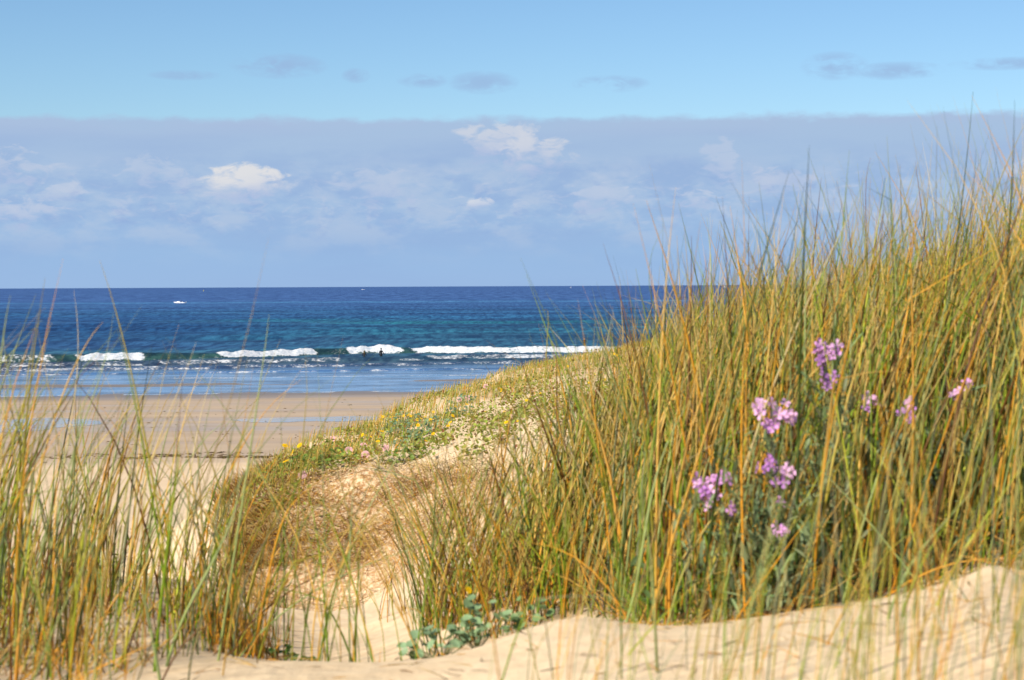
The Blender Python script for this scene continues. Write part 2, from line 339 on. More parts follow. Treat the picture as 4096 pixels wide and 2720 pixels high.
def sea_fields(X, Y):
    px = pxof(X, Y)
    s = shore(X, Y)
    deep = sst(s, 228, 300)
    z = (fbm(X * .05, Y * .14, 3, 31) - .5) * .55 * sst(s, 300, 420) * (1 - sst(Y, 1500, 3000) * .5)
    z = z + (fbm(X * .35, Y * .45, 3, 33) - .5) * (.03 + .18 * deep)
    # swell seen as long dark fronts
    for yc, a, x0, x1 in [(520, .75, 60, 330), (470, .55, -50, 260), (440, .45, 250, 420), (395, .5, 330, 700), (380, .6, 120, 300), (640, .5, 300, 620), (350, .4, 0, 200)]:
        ww = sst(px, x0 - 60, x0 + 60) * sst(px, x1 + 60, x1 - 60)
        d = Y - yc - 14 * (fbm(X * .02, X * 0, 3, int(yc)) - .5)
        z = z + a * ww * np.exp(-(d / np.where(d < 0, 3.5, 10)) ** 2)
    foam = np.zeros_like(X)
    for i, b in enumerate(BR):
        pp = np.array(b['p'], float)
        Yb = np.interp(px, pp[:, 0], pp[:, 1]) + 2.4 * (fbm(X * .07, X * 0, 4, 50 + i) - .5)
        h = b['h'] * (.72 + .56 * fbm(X * .11, X * 0, 3, 60 + i))
        d = Y - Yb
        fr = b['front'] * (.7 + .7 * fbm(X * .15, X * 0, 3, 65 + i))
        prof = np.where(d < 0, np.clip(1 + d / fr, 0, 1) ** .8, np.exp(-(d / (4.5 if i == 0 else 2.5)) ** 2))
        z = z + h * prof
        am = np.zeros_like(X)
        pj = px + 34 * (fbm(X * .11, Y * .25, 4, 70 + i) - .5) + d * 3.0
        for a, c, st in b['spans']: am = np.maximum(am, st * sst(pj, a - 7, a + 7) * sst(pj, c + 7, c - 7))
        # ragged top of the white water
        z = z + am * h * 1.0 * (fbm(X * .8, Y * .5, 4, 80 + i) - .5) * np.exp(-(d / 1.4) ** 2)
        f = am * sst(d, -fr * 1.25, -fr * .8) * sst(d, 1.3, .3) * (.40 + .72 * fbm(X * .5, Y * .8, 3, 83 + i))
        trail = am * .55 * sst(d, -fr * 3.5, -fr) * sst(d, 6, 1) * (fbm(X * .25, Y * .5, 3, 90 + i) * 1.1)
        foam = np.maximum(foam, np.maximum(f, trail))
        lace = .72 * np.exp(-((d + fr) / 1.6) ** 2) * fbm(X * .5, Y * .5, 3, 95)
        foam = np.maximum(foam, lace)
    wash = .52 * np.exp(-((s - 184.2) / .8) ** 2) * (.5 + fbm(X * .3, Y * .5, 3, 12))
    wash2 = .62 * np.exp(-((s - 217 - 4 * (fbm(X * .04, X * 0, 3, 13) - .5)) / .9) ** 2) * (.35 + fbm(X * .2, Y * .5, 3, 14))
    foam = np.maximum(foam, np.maximum(wash, wash2))
    z = z + .05 * np.exp(-((s - 217) / 1.5) ** 2)
    shallow = sst(s, 262, 226)
    # body colour by depth and by what lies on the bottom
    yy = Y * (1 + .25 * (fbm(X * .012, Y * .01, 3, 41) - .5))
    K = [180, 225, 262, 285, 330, 400, 520, 700, 1000, 1600, 90000]
    C = np.array([(.075, .085, .10), (.055, .080, .115), (.034, .066, .11), (.022, .065, .105), (.024, .125, .215), (.016, .120, .205), (.013, .105, .205),
                  (.018, .100, .240), (.026, .100, .270), (.030, .088, .260), (.030, .080, .255)])
    c = np.stack([np.interp(yy, K, C[:, k]) for k in range(3)], -1)
    left = sst(px, 420, 160) * sst(Y, 300, 340) * sst(Y, 800, 520)
    c = c * (1 - left[..., None] * np.array([.25, .42, .12]))
    dark = sst(fbm(X * .018, Y * .022, 3, 44), .52, .66) * sst(Y, 310, 360) * sst(Y, 1500, 700)
    c = c * (1 - dark[..., None] * np.array([.35, .40, .30]))
    teal = sst(fbm(X * .012 + 5, Y * .02, 3, 46), .50, .66) * sst(Y, 320, 380) * sst(Y, 900, 560) * sst(px, 100, 420)
    c = c * (1 - teal[..., None]) + np.array([.010, .122, .190]) * teal[..., None]
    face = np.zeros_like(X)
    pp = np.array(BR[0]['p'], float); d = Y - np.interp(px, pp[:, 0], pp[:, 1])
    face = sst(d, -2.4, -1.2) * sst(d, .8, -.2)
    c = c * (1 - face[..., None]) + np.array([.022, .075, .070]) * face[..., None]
    line = np.exp(-((Y - 1290 - 60 * (fbm(X * .004, X * 0, 3, 47) - .5)) / 55) ** 2) * fbm(X * .02, Y * .01, 3, 48)
    c = c + line[..., None] * np.array([.03, .14, .20])
    return z, foam, shallow, c
us = np.concatenate([-np.geomspace(6, .34, 16)[:-1], np.linspace(-.33, .33, 760), np.geomspace(.34, 6, 16)[1:]])
Ys = np.concatenate([np.linspace(172, 345, 620), np.geomspace(345.5, 900, 330), np.geomspace(904, 3000, 90), np.geomspace(3100, 90000, 40)])
Xg = us[None] * Ys[:, None]; Yg = np.repeat(Ys[:, None], len(us), 1)
zz, fo, sh, cc = sea_fields(Xg, Yg)
V = np.stack([Xg, Yg, zz], -1).reshape(-1, 3)
tag(mesh_np('sea', V, grid_faces(len(Ys), len(us)), M_SEA, attrs={'foam': fo.ravel(), 'shallow': sh.ravel(), 'Col': cc.reshape(-1, 3)}), kind='structure')

# tide pools lying on the beach
M_POOL = pool_mat()
def pool(px0, px1, py0, py1, seed):
    def toY(px, py):
        Y = 130.0
        for _ in range(12):
            X = (px - 512) / F * Y; Y = (EYE - float(beach_z(np.array(X), np.array(Y)))) * F / (py - float(hz(px)))
        return Y
    Ya, Yb = toY((px0 + px1) / 2, py1), toY((px0 + px1) / 2, py0)
    Yc = (Ya + Yb) / 2; Xc = ((px0 + px1) / 2 - 512) / F * Yc
    a = (px1 - px0) / 2 / F * Yc; b = (Yb - Ya) / 2
    n, k = 160, 9; th = np.linspace(0, 2 * np.pi, n, endpoint=False)
    rr = .62 + .75 * fbm(np.cos(th) * 2.2 + 5, np.sin(th) * 2.2, 4, seed)
    ring = np.linspace(0.02, 1, k)
    Xr = Xc + np.outer(ring, np.cos(th) * rr) * a; Yr = Yc + np.outer(ring, np.sin(th) * rr) * b + .17 * (Xr - Xc)
    V = np.stack([Xr, Yr, beach_z(Xr, Yr) + .012], -1).reshape(-1, 3)
    f = []
    for i in range(k - 1):
        for j in range(n): f.append((i * n + j, i * n + (j + 1) % n, (i + 1) * n + (j + 1) % n, (i + 1) * n + j))
    tag(mesh_np('tide_pool', V, np.array(f), M_POOL), kind='structure')
pool(238, 330, 417.5, 422.5, 3); pool(300, 392, 416.5, 421.5, 4); pool(-70, 96, 419, 432, 6); pool(20, 60, 424, 428, 9)

# ------------------------------------------------------------------ the dunes
CP = [  # px, py, Y : the surface as it can be read from the picture
 (-500, 2400, .7), (512, 2300, .8), (1500, 2000, .8), (-300, 1500, 1.4), (512, 1250, 1.6), (1300, 1000, 1.6),
 (-300, 760, 3), (0, 752, 3), (250, 756, 3), (450, 748, 3), (600, 715, 3), (800, 690, 3), (1000, 665, 3), (1300, 670, 3),
 (-300, 690, 4.2), (0, 682, 4.2), (120, 672, 4.3), (200, 664, 4.3), (300, 662, 4.3), (400, 661, 4.3), (480, 648, 4.3), (530, 628, 4.35), (580, 618, 4.4), (630, 625, 4.3), (680, 628, 4.2),
 (760, 620, 4.1), (800, 615, 4.0), (848, 611, 4.0), (919, 598, 4.0), (960, 584, 4.0), (990, 568, 4.0), (1012, 573, 4.0), (1035, 588, 4.0), (1100, 600, 4.0), (1300, 600, 4),
 (-200, 650, 5.2), (50, 634, 5.3), (150, 622, 5.6), (230, 650, 5.6), (330, 672, 5.4), (430, 662, 5.3), (510, 640, 5.2), (580, 628, 5.1), (680, 622, 5.2), (800, 600, 5.0), (900, 590, 4.8), (960, 578, 4.7), (1000, 562, 4.8), (1100, 570, 4.8), (1300, 550, 4.8),
 (-300, 600, 7), (0, 594, 7.2), (100, 586, 7.3), (190, 590, 7.4), (250, 640, 7.2), (330, 650, 7.2), (400, 634, 7.2), (450, 612, 6.9), (520, 592, 6.8), (600, 565, 6.6), (800, 525, 6.5), (1000, 480, 6.5), (1300, 460, 6.5),
 (260, 614, 9.2), (340, 618, 9.5), (410, 596, 9.4), (470, 560, 9.2), (560, 505, 9.2), (700, 455, 9.5), (850, 430, 9.2), (1000, 410, 9), (1300, 395, 9),
 (255, 590, 11.6), (320, 592, 11.7), (380, 574, 11.6), (440, 536, 11.2), (262, 520, 12.9), (310, 500, 12.9), (360, 490, 12.9), (420, 478, 12.8), (300, 482, 13.4), (350, 472, 13.4), (410, 466, 13.3), (470, 462, 12.6), (560, 440, 12.5), (275, 474, 14.6), (330, 458, 15.2), (400, 446, 15.5),
 (304, 455, 16), (347, 436, 18), (390, 421, 19.5), (434, 400, 21.5), (477, 388, 23.5), (520, 372, 26), (564, 360, 29), (600, 353, 31), (650, 344, 33), (715, 332, 36),
 (470, 420, 17), (550, 395, 19), (640, 385, 17), (640, 360, 24), (720, 370, 16), (850, 345, 16), (1000, 330, 15), (1300, 320, 15), (800, 322, 28), (1024, 312, 26), (1024, 306, 45), (1400, 300, 40),
]
CPa = np.array(CP, float)
cpd = (CPa[:, 1] - hz(CPa[:, 0])) / F * CPa[:, 2]
def ucoord(X, Y): return np.stack([np.arctan2(X, Y) * 6.0, np.log(np.hypot(X, Y)) * 2.2], -1)
cpu = ucoord((CPa[:, 0] - 512) / F * CPa[:, 2], CPa[:, 2])
def phi(r2): return .5 * r2 * np.log(np.maximum(r2, 1e-12))
n = len(cpu)
A = np.zeros((n + 3, n + 3)); D2 = ((cpu[:, None] - cpu[None]) ** 2).sum(-1)
A[:n, :n] = phi(D2) + np.eye(n) * 2e-4; A[:n, n] = 1; A[:n, n + 1:] = cpu; A[n, :n] = 1; A[n + 1:, :n] = cpu.T
wgt = np.linalg.solve(A, np.concatenate([cpd, [0, 0, 0]]))
EDGE_PX = [(-900, 7.6), (-200, 7.5), (60, 7.7), (150, 7.9), (205, 8.3), (228, 9.4), (236, 11.0), (240, 12.6), (252, 13.9), (272, 15.0), (304, 16.1), (347, 18.1), (390, 19.7), (434, 21.7), (477, 23.7), (520, 26.2), (564, 29.2), (650, 33.4), (715, 36.5), (900, 44), (1200, 55), (1800, 70)]
EDGE = np.array([((a - 512) / F * b, b) for a, b in EDGE_PX])
def edge_sd(X, Y):
    """signed distance to the seaward edge of the dune, positive on the beach side"""
    best = np.full(X.shape, 1e9); sg = np.zeros(X.shape)
    for a, b in zip(EDGE[:-1], EDGE[1:]):
        d = b - a; L = d @ d
        q = np.clip(((X - a[0]) * d[0] + (Y - a[1]) * d[1]) / L, 0, 1)
        ex = X - a[0] - q * d[0]; ey = Y - a[1] - q * d[1]; r = np.hypot(ex, ey)
        cr = d[0] * (Y - a[1]) - d[1] * (X - a[0])
        u = r < best - 1e-9; best = np.where(u, r, best); sg = np.where(u, np.sign(cr), sg)
    return best * sg
pxof2 = lambda X, Y: 512 + X / np.maximum(Y, .1) * F
def scarp(X, Y):
    """how much of the bare, root-hung broken face there is at a place"""
    p = pxof2(X, Y)
    yb = np.interp(p, [230, 300, 360, 430, 480, 520], [12.9, 12.9, 12.8, 12.4, 11.9, 11.4])
    return sst(Y, yb - 2.2, yb - .8) * sst(Y, yb + .95, yb + .3) * sst(p, 222, 240) * sst(p, 560, 440)
def dune_z(X, Y, fine=True):
    X = np.asarray(X, float); Y = np.asarray(Y, float); sh0 = X.shape
    X = X.ravel(); Y = Y.ravel()
    Yc = np.maximum(Y, .45)
    out = np.zeros(len(X)); U = ucoord(X, Yc)
    for i in range(0, len(X), 20000):
        q = U[i:i + 20000]; r2 = ((q[:, None] - cpu[None]) ** 2).sum(-1)
        out[i:i + 20000] = phi(r2) @ wgt[:-3] + wgt[-3] + q @ wgt[-2:]
    drop = out
    sd_ = edge_sd(X, Y) + (fbm(X * .9, Y * .9, 3, 3) - .5) * .35
    e = np.maximum(sd_, 0)
    drop = drop + np.where(e > 0, .68 * (np.sqrt(e * e + .12) - math.sqrt(.12)), 0)
    if fine:
        k = np.clip(Y / 12, .15, 1.2)
        drop = drop + (fbm(X * 1.1, Y * 1.1, 4, 17) - .5) * .13 * np.clip((Y - 4.6) / 4, .12, 1)
        drop = drop + (fbm(X * 6, Y * 6, 3, 27) - .5) * .045 * np.clip((Y - 5) / 6, .05, 1)
        drop = drop + scarp(X, Y) * ((fbm(X * 2.2, Y * 2.2, 4, 19) - .5) * .34 + np.abs(fbm(X * 5, Y * 5, 3, 23) - .5) * .07)
    z = EYE - drop
    return np.maximum(z, -.6).reshape(sh0)
aa = np.concatenate([np.linspace(-1.45, -.36, 40)[:-1], np.linspace(-.35, .35, 620), np.linspace(.36, 1.45, 40)[1:]])
rr = np.geomspace(.5, 78, 560)
Xg = np.sin(aa)[None] * rr[:, None]; Yg = np.cos(aa)[None] * rr[:, None]
zg = dune_z(Xg, Yg)
V = np.stack([Xg, Yg, zg], -1).reshape(-1, 3)
lit = np.clip(scarp(Xg, Yg) * 1.0 + .75 * sst(fbm(Xg * .8, Yg * .8, 3, 61), .42, .6) * sst(pxof2(Xg, Yg), 440, 520) * sst(Yg, 5.2, 6) , 0, 1)
tag(mesh_np('dune', V, grid_faces(len(rr), len(aa)), M_SAND, attrs={'litter': lit.ravel()}), kind='structure')

# ------------------------------------------------------------------ blades and stems: three-sided tapering tubes
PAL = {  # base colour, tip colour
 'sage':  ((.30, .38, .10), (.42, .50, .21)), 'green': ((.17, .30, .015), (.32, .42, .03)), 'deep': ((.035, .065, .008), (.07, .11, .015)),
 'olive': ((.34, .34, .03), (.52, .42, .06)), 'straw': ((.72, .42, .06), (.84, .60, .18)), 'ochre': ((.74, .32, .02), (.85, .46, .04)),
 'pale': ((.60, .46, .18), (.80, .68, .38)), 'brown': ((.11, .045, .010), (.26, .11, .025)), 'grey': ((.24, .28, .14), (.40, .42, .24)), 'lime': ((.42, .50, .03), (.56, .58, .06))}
PK = list(PAL)
PB = np.array([PAL[k][0] for k in PK]); PT = np.array([PAL[k][1] for k in PK])
def tubes(name, C, Wd, c0, c1, m=None, parent=None, psi=None):
    """C (N,K,3) centre lines, Wd (N,K) widths, c0/c1 (N,3) colours at base and tip"""
    N, K = C.shape[:2]
    T = np.gradient(C, axis=1); T /= np.linalg.norm(T, axis=-1, keepdims=True) + 1e-9
    if psi is None: psi = RNG.uniform(0, np.pi, N)
    B = np.stack([np.cos(psi), np.sin(psi), np.zeros(N)], -1)[:, None] + 0 * T
    B = B - (B * T).sum(-1, keepdims=True) * T; B /= np.linalg.norm(B, axis=-1, keepdims=True) + 1e-9
    Nn = np.cross(T, B); w = Wd[..., None]
    ring = np.stack([C - B * w * .5, C + B * w * .5, C + Nn * w * .42], 2)      # N,K,3,3
    V = ring.reshape(-1, 3)
    s = np.linspace(0, 1, K)[None, :, None]
    col = c0[:, None] * (1 - s) + c1[:, None] * s
    col = np.repeat(col[:, :, None], 3, 2).reshape(-1, 3)
    b = (np.arange(N)[:, None, None, None] * K + np.arange(K - 1)[None, :, None, None]) * 3
    j = np.arange(3)[None, None, :, None]; j2 = (j + 1) % 3
    f = np.concatenate([b + j, b + j2, b + 3 + j2, b + 3 + j], -1).reshape(-1, 4)
    return mesh_np(name, V, f, m or M_GRASS, parent, attrs={'Col': col})
def blades(name, XY, L, a0, a1, phi_, wid, pal, kink=.12, K=7, m=None, parent=None, origin=(0, 0, 0), zoff=-.02):
    N = len(XY)
    s = np.linspace(0, 1, K)
    th = a0[:, None] + (a1 - a0)[:, None] * s[None] ** 1.4
    kk = (RNG.random(N) < kink)[:, None]; kp = RNG.uniform(.35, .8, N)[:, None]; ka = (RNG.uniform(.3, 1.3, N) * RNG.choice([-1, 1], N))[:, None]
    th = th + kk * (s[None] > kp) * ka
    ph = phi_[:, None] + (RNG.normal(0, .25, N))[:, None] * s[None]
    step = (L / (K - 1))[:, None]
    dx = np.sin(th) * np.cos(ph) * step; dy = np.sin(th) * np.sin(ph) * step; dz = np.cos(th) * step
    C = np.zeros((N, K, 3))
    C[:, 1:, 0] = np.cumsum(dx[:, :-1], 1); C[:, 1:, 1] = np.cumsum(dy[:, :-1], 1); C[:, 1:, 2] = np.cumsum(dz[:, :-1], 1)
    z = dune_z(XY[:, 0], XY[:, 1])
    C += np.stack([XY[:, 0], XY[:, 1], z + zoff], -1)[:, None] - np.array(origin)
    Wd = wid[:, None] * np.interp(s, [0, .15, .6, 1], [.75, 1, .8, .08])[None]
    k = RNG.choice(len(PK), N, p=[pal.get(q, 0) / sum(pal.values()) for q in PK])
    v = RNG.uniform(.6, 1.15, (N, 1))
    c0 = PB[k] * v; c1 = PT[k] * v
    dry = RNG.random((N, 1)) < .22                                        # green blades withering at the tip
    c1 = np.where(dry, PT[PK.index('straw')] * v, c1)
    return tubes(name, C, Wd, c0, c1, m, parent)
def scatter(n, fn, pxr, Yr, ypow=1.0):
    """n places between Yr metres out, spread evenly over the ground, kept with probability fn(px, Y, X)"""
    out = []; tot = 0
    while tot < n:
        m_ = n * 3
        Y = np.sqrt(RNG.uniform(Yr[0] ** 2, Yr[1] ** 2, m_)) if ypow == 1 else Yr[0] + (Yr[1] - Yr[0]) * RNG.random(m_) ** ypow
        p = RNG.uniform(*pxr, m_); X = (p - 512) / F * Y
        ok = RNG.random(m_) < fn(p, Y, X); o = np.stack([X, Y], -1)[ok]; out.append(o); tot += len(o)
        if not len(o) and tot == 0 and len(out) > 50: break
    return np.concatenate(out)[:n]
MIXR = dict(sage=14, green=22, deep=18, olive=14, straw=12, ochre=19, pale=2, brown=18, grey=2, lime=8)  # extra deep and brown blades put the shaded gaps into the colour
MIXL = dict(sage=24, green=18, deep=10, olive=15, straw=8, ochre=15, pale=3, brown=12, grey=9, lime=6)

# the big stand of marram on the right-hand dune
def fR(p, Y, X):
    left = np.interp(Y, [4.4, 5.2, 6.2, 7, 8.5, 10, 12, 16, 20], [640, 560, 482, 452, 492, 560, 600, 620, 660])
    cl = sst(fbm(X * 2.2, Y * 2.2, 3, 101), .28, .55)
    return sst(p, left - 12, left + 90) * (.35 + .65 * cl) * np.interp(p, [450, 600, 800], [.55, .8, 1])
def region(nm, n, fn, pxr, Yr, Lr, widr, lean, pal, lab, a1r=(.15, 1.0), hfac=None, ypow=1.0, cat='grass', lpow=1.7):
    XY = scatter(n, fn, pxr, Yr, ypow); N = len(XY)
    p = pxof2(XY[:, 0], XY[:, 1])
    L = (Lr[0] + (Lr[1] - Lr[0]) * RNG.random(N) ** lpow) * (hfac(p, XY[:, 1]) if hfac else 1)
    ph = np.where(RNG.random(N) < .3, RNG.uniform(0, 6.283, N), RNG.normal(lean, .8, N)); a0 = np.abs(RNG.normal(.08, .17, N)); a1 = RNG.uniform(*a1r, N)
    o = blades(nm, XY, L, a0, a1, ph, RNG.uniform(*widr, N) * np.interp(XY[:, 1], [3.2, 5.2], [.62, 1]), pal)
    return tag(o, lab, cat, kind='stuff')
hR = lambda p, Y: np.interp(p, [440, 560, 640, 720, 850, 1000, 1200], [.74, .82, .98, 1.12, 1.15, 1.18, 1.2])
region('marram_grass', 8600, fR, (430, 1330), (4.45, 8.2), (.36, 1.04), (.0040, .0100), .15, MIXR, 'tall dense green and ochre dune grass covering the right-hand dune', hfac=hR)
region('marram_grass', 15000, fR, (430, 1330), (8.2, 19), (.30, .76), (.005, .009), .15, MIXR, 'farther grass on the back of the right-hand dune against the sea', hfac=hR)
# low leaves, litter and dead blades at the foot of the stand
XY = scatter(9000, fR, (430, 1330), (4.45, 9.5)); N = len(XY)
tag(blades('dead_grass', XY, RNG.uniform(.12, .38, N), RNG.uniform(.2, 1.2, N), RNG.uniform(.6, 1.9, N), RNG.uniform(0, 6.28, N), RNG.uniform(.003, .006, N),
    dict(brown=30, ochre=25, straw=14, olive=12, green=14, deep=10)), 'short brown and ochre dead blades matted at the foot of the tall grass', 'dead grass', kind='stuff')

# the left-hand foreground stand
def fL(p, Y, X):
    cl = sst(fbm(X * 3.0, Y * 3.0, 3, 111), .34, .56)
    return np.interp(p, [-100, 60, 160, 230, 262], [1, .80, .34, .20, 0]) * np.interp(Y, [3.3, 4.6], [.6, 1]) * (p < np.interp(Y, [3.3, 4.3], [150, 270])) * (.12 + .88 * cl)
hL = lambda p, Y: np.interp(p, [-100, 100, 200, 260], [1.0, .95, .90, .75])
region('marram_grass', 1080, fL, (-260, 265), (3.3, 7.6), (.30, .95), (.0036, .0092), .1, MIXL, 'loose green and straw grass in the left foreground before the beach', a1r=(.1, 1.15), hfac=hL, lpow=1.6)
XY = scatter(2300, fL, (-260, 275), (3.5, 7.9)); N = len(XY)
tag(blades('dead_grass', XY, RNG.uniform(.08, .26, N), RNG.uniform(.1, 1.2, N), RNG.uniform(.4, 1.7, N), RNG.uniform(0, 6.28, N), RNG.uniform(.003, .005, N),
    dict(brown=22, ochre=30, straw=24, olive=12, green=10)), 'short dry blades on the sand under the left foreground grass', 'dead grass', kind='stuff')

# blades standing this side of the foreground sand crest
def fF(p, Y, X): return np.interp(p, [430, 560, 640, 800, 1024, 1200], [.05, .25, .5, .8, 1, 1])
region('marram_grass', 320, fF, (440, 1250), (2.1, 3.35), (.22, .62), (.0030, .0052), .45, dict(sage=24, green=16, olive=22, straw=12, ochre=10, grey=12, lime=8), 'sparse green blades rising through the foreground sand at lower right', a1r=(.2, 1.1), lpow=1.3)

XY = scatter(210, lambda p, Y, X: .3 + .7 * sst(fbm(X * 3, Y * 3, 3, 171), .4, .6), (150, 1150), (3.2, 4.5)); N = len(XY)
tag(blades('dead_grass', XY, RNG.uniform(.02, .12, N), RNG.uniform(1.35, 1.6, N), RNG.uniform(1.5, 1.75, N), RNG.uniform(0, 6.28, N), RNG.uniform(.0015, .004, N),
    dict(brown=40, ochre=20, straw=20), K=5, zoff=.003), 'short broken straws lying on the pale foreground sand', 'dead grass', kind='stuff')
# fringe of short grass along the seaward edge of the middle dune
def fM(p, Y, X):
    d = -edge_sd(X, Y); w = .5 + Y * .03
    return sst(d, -.9, -.1) * sst(d, w * 1.5, w * .1) * sst(p, 236, 262) * np.interp(p, [240, 300, 420, 1000], [1, .75, 1, 1])
XY = scatter(7500, fM, (235, 760), (13.2, 38)); N = len(XY)
tag(blades('short_grass', XY, RNG.uniform(.06, .22, N) * np.interp(XY[:, 1], [20, 29], [1, .62]), RNG.uniform(0, .3, N), RNG.uniform(.2, .9, N), RNG.normal(.2, .8, N), RNG.uniform(.005, .009, N),
    dict(olive=30, straw=25, green=18, ochre=12, pale=14, sage=10, lime=8), K=5), 'short yellow-green grass fringing the crest of the middle dune', 'grass', kind='stuff')
# thin grass over the upper part of the middle dune
def fU(p, Y, X):
    return sst(fbm(X * .9, Y * .6, 3, 131), .45, .58) * np.interp(Y, [13, 16, 20, 26, 36], [.04, .12, .45, 1, 1]) * (edge_sd(X, Y) < 0)
XY = scatter(3600, fU, (330, 860), (13.6, 36)); N = len(XY)
tag(blades('short_grass', XY, RNG.uniform(.05, .16, N), RNG.uniform(0, .5, N), RNG.uniform(.3, 1.2, N), RNG.uniform(0, 6.28, N), RNG.uniform(.005, .009, N),
    dict(olive=30, straw=30, green=14, ochre=14, pale=14, brown=6, lime=6), K=5), 'thin yellowish grass over the upper slope of the middle dune', 'grass', kind='stuff')

# dead stems and roots hanging on the broken face, brown and thick at its left-hand end
def fS(p, Y, X): return scarp(X, Y) * (.15 + .85 * sst(fbm(X * 2.5, Y * 2.5, 3, 141), .24, .60)) * np.interp(p, [240, 290, 330, 470], [1, .9, .6, .55]) * np.interp(Y, [10.6, 11.6, 12.3], [.15, .5, 1])
XY = scatter(8500, fS, (228, 560), (9.4, 14)); N = len(XY)
tag(blades('hanging_roots', XY, RNG.uniform(.06, .24, N), RNG.uniform(.7, 1.8, N), RNG.uniform(1.5, 2.4, N), RNG.normal(-1.57, 1.0, N), RNG.uniform(.0014, .0032, N),
    dict(brown=62, pale=12, ochre=10, straw=10), kink=.5, K=6, m=M_STEM, zoff=0.025), 'brown dead stems and roots hanging over the eroded sand face', 'dead stems', kind='stuff')
def fN(p, Y, X):
    d = -edge_sd(X, Y); return sst(d, -.8, -.2) * sst(d, .42, .05) * sst(Y, 11, 11.8)
XY = scatter(2600, fN, (215, 330), (10.8, 15.6)); N = len(XY)
tag(blades('short_grass', XY, RNG.uniform(.06, .18, N), RNG.uniform(.2, 1.1, N), RNG.uniform(.4, 1.7, N), RNG.normal(3.0, 1.1, N), RNG.uniform(.004, .007, N),
    dict(brown=55, olive=18, straw=8, ochre=12, green=8, deep=12), K=6), 'brownish grass hanging over the left-hand nose of the middle dune', 'grass', kind='stuff')

# ------------------------------------------------------------------ leaves: small folded faces
def leaves(name, pos, size, col, aspect=.8, up=.6, m=None, parent=None, origin=(0, 0, 0), narrow=False):
    """each leaf: six points, folded along the midrib"""
    N = len(pos); az_ = RNG.uniform(0, 2 * np.pi, N); tl = RNG.uniform(0, up, N) * 1.4
    D = np.stack([np.cos(az_) * np.cos(tl), np.sin(az_) * np.cos(tl), np.sin(tl)], -1)
    Bv = np.stack([-np.sin(az_), np.cos(az_), np.zeros(N)], -1)
    rl = RNG.normal(0, .35, N)[:, None]; Nv = np.cross(D, Bv); Bv = Bv * np.cos(rl) + Nv * np.sin(rl); Nv = np.cross(D, Bv)
    s = size[:, None]; w = s * aspect * .5
    p = pos - np.array(origin)
    a = p; b = p + D * s * .35 + Bv * w + Nv * w * .35; c = p + D * s * .8 + Bv * w * .75 + Nv * w * .3; e = p + D * s; g = p + D * s * .8 - Bv * w * .75 + Nv * w * .3; h = p + D * s * .35 - Bv * w + Nv * w * .35
    V = np.stack([a, b, c, e, g, h], 1).reshape(-1, 3)
    i = np.arange(N)[:, None] * 6
    f = np.concatenate([i + np.array([[0, 1, 2, 3]]), i + np.array([[0, 3, 4, 5]])], 0)
    c_ = np.repeat(col, 6, 0)
    return mesh_np(name, V, f, m or M_LEAF, parent, smooth=False, attrs={'Col': c_})
def lcol(N, base, var=.3):
    b = np.array(base)[None] * RNG.uniform(1 - var, 1 + var, (N, 1)); b = b * RNG.uniform(.88, 1.12, (N, 3)); return b
def ground(X, Y, up=0.0): return np.stack([X, Y, dune_z(X, Y) + up], -1)
def fC(p, Y, X):
    c = sst(fbm(X * 3.6, Y * 2.4, 4, 151), .45, .53)
    lip = sst(Y, 12.4, 12.8) * sst(Y, 14.8, 13.4) * np.interp(p, [255, 290, 480, 540], [.9, 1, .9, .3]) * sst(fbm(X * 2.2, Y * 2.2, 3, 152), .40, .55)
    return np.maximum(c * np.interp(Y, [13, 16, 24, 32], [.7, .8, .55, .25]), lip) * (edge_sd(X, Y) < .1) * sst(Y, 12.5, 13.0) * sst(p, 245, 262)
XY = scatter(20000, fC, (250, 900), (12.4, 31), ypow=1.25); N = len(XY)
cc = np.where(RNG.random((N, 1)) < .78, lcol(N, (.25, .29, .05)), np.where(RNG.random((N, 1)) < .5, lcol(N, (.26, .24, .03)), lcol(N, (.20, .08, .03))))
tag(leaves('ground_cover', ground(XY[:, 0], XY[:, 1], RNG.uniform(0, .07, N)), RNG.uniform(.016, .038, N), cc, .8, .7),
    'creeping green leafy mats on the sand of the middle dune', 'ground cover', kind='stuff')
# low leaves among the right-hand grass
XY = scatter(5200, lambda p, Y, X: fR(p, Y, X) * sst(fbm(X * 1.4, Y * 1.4, 3, 161), .48, .62), (480, 1250), (4.5, 8)); N = len(XY)
tag(leaves('ground_cover', ground(XY[:, 0], XY[:, 1], RNG.uniform(0, .16, N)), RNG.uniform(.015, .045, N), lcol(N, (.07, .12, .03)), .35, .9),
    'small dark green leaves low down among the right-hand grass', 'ground cover', kind='stuff')

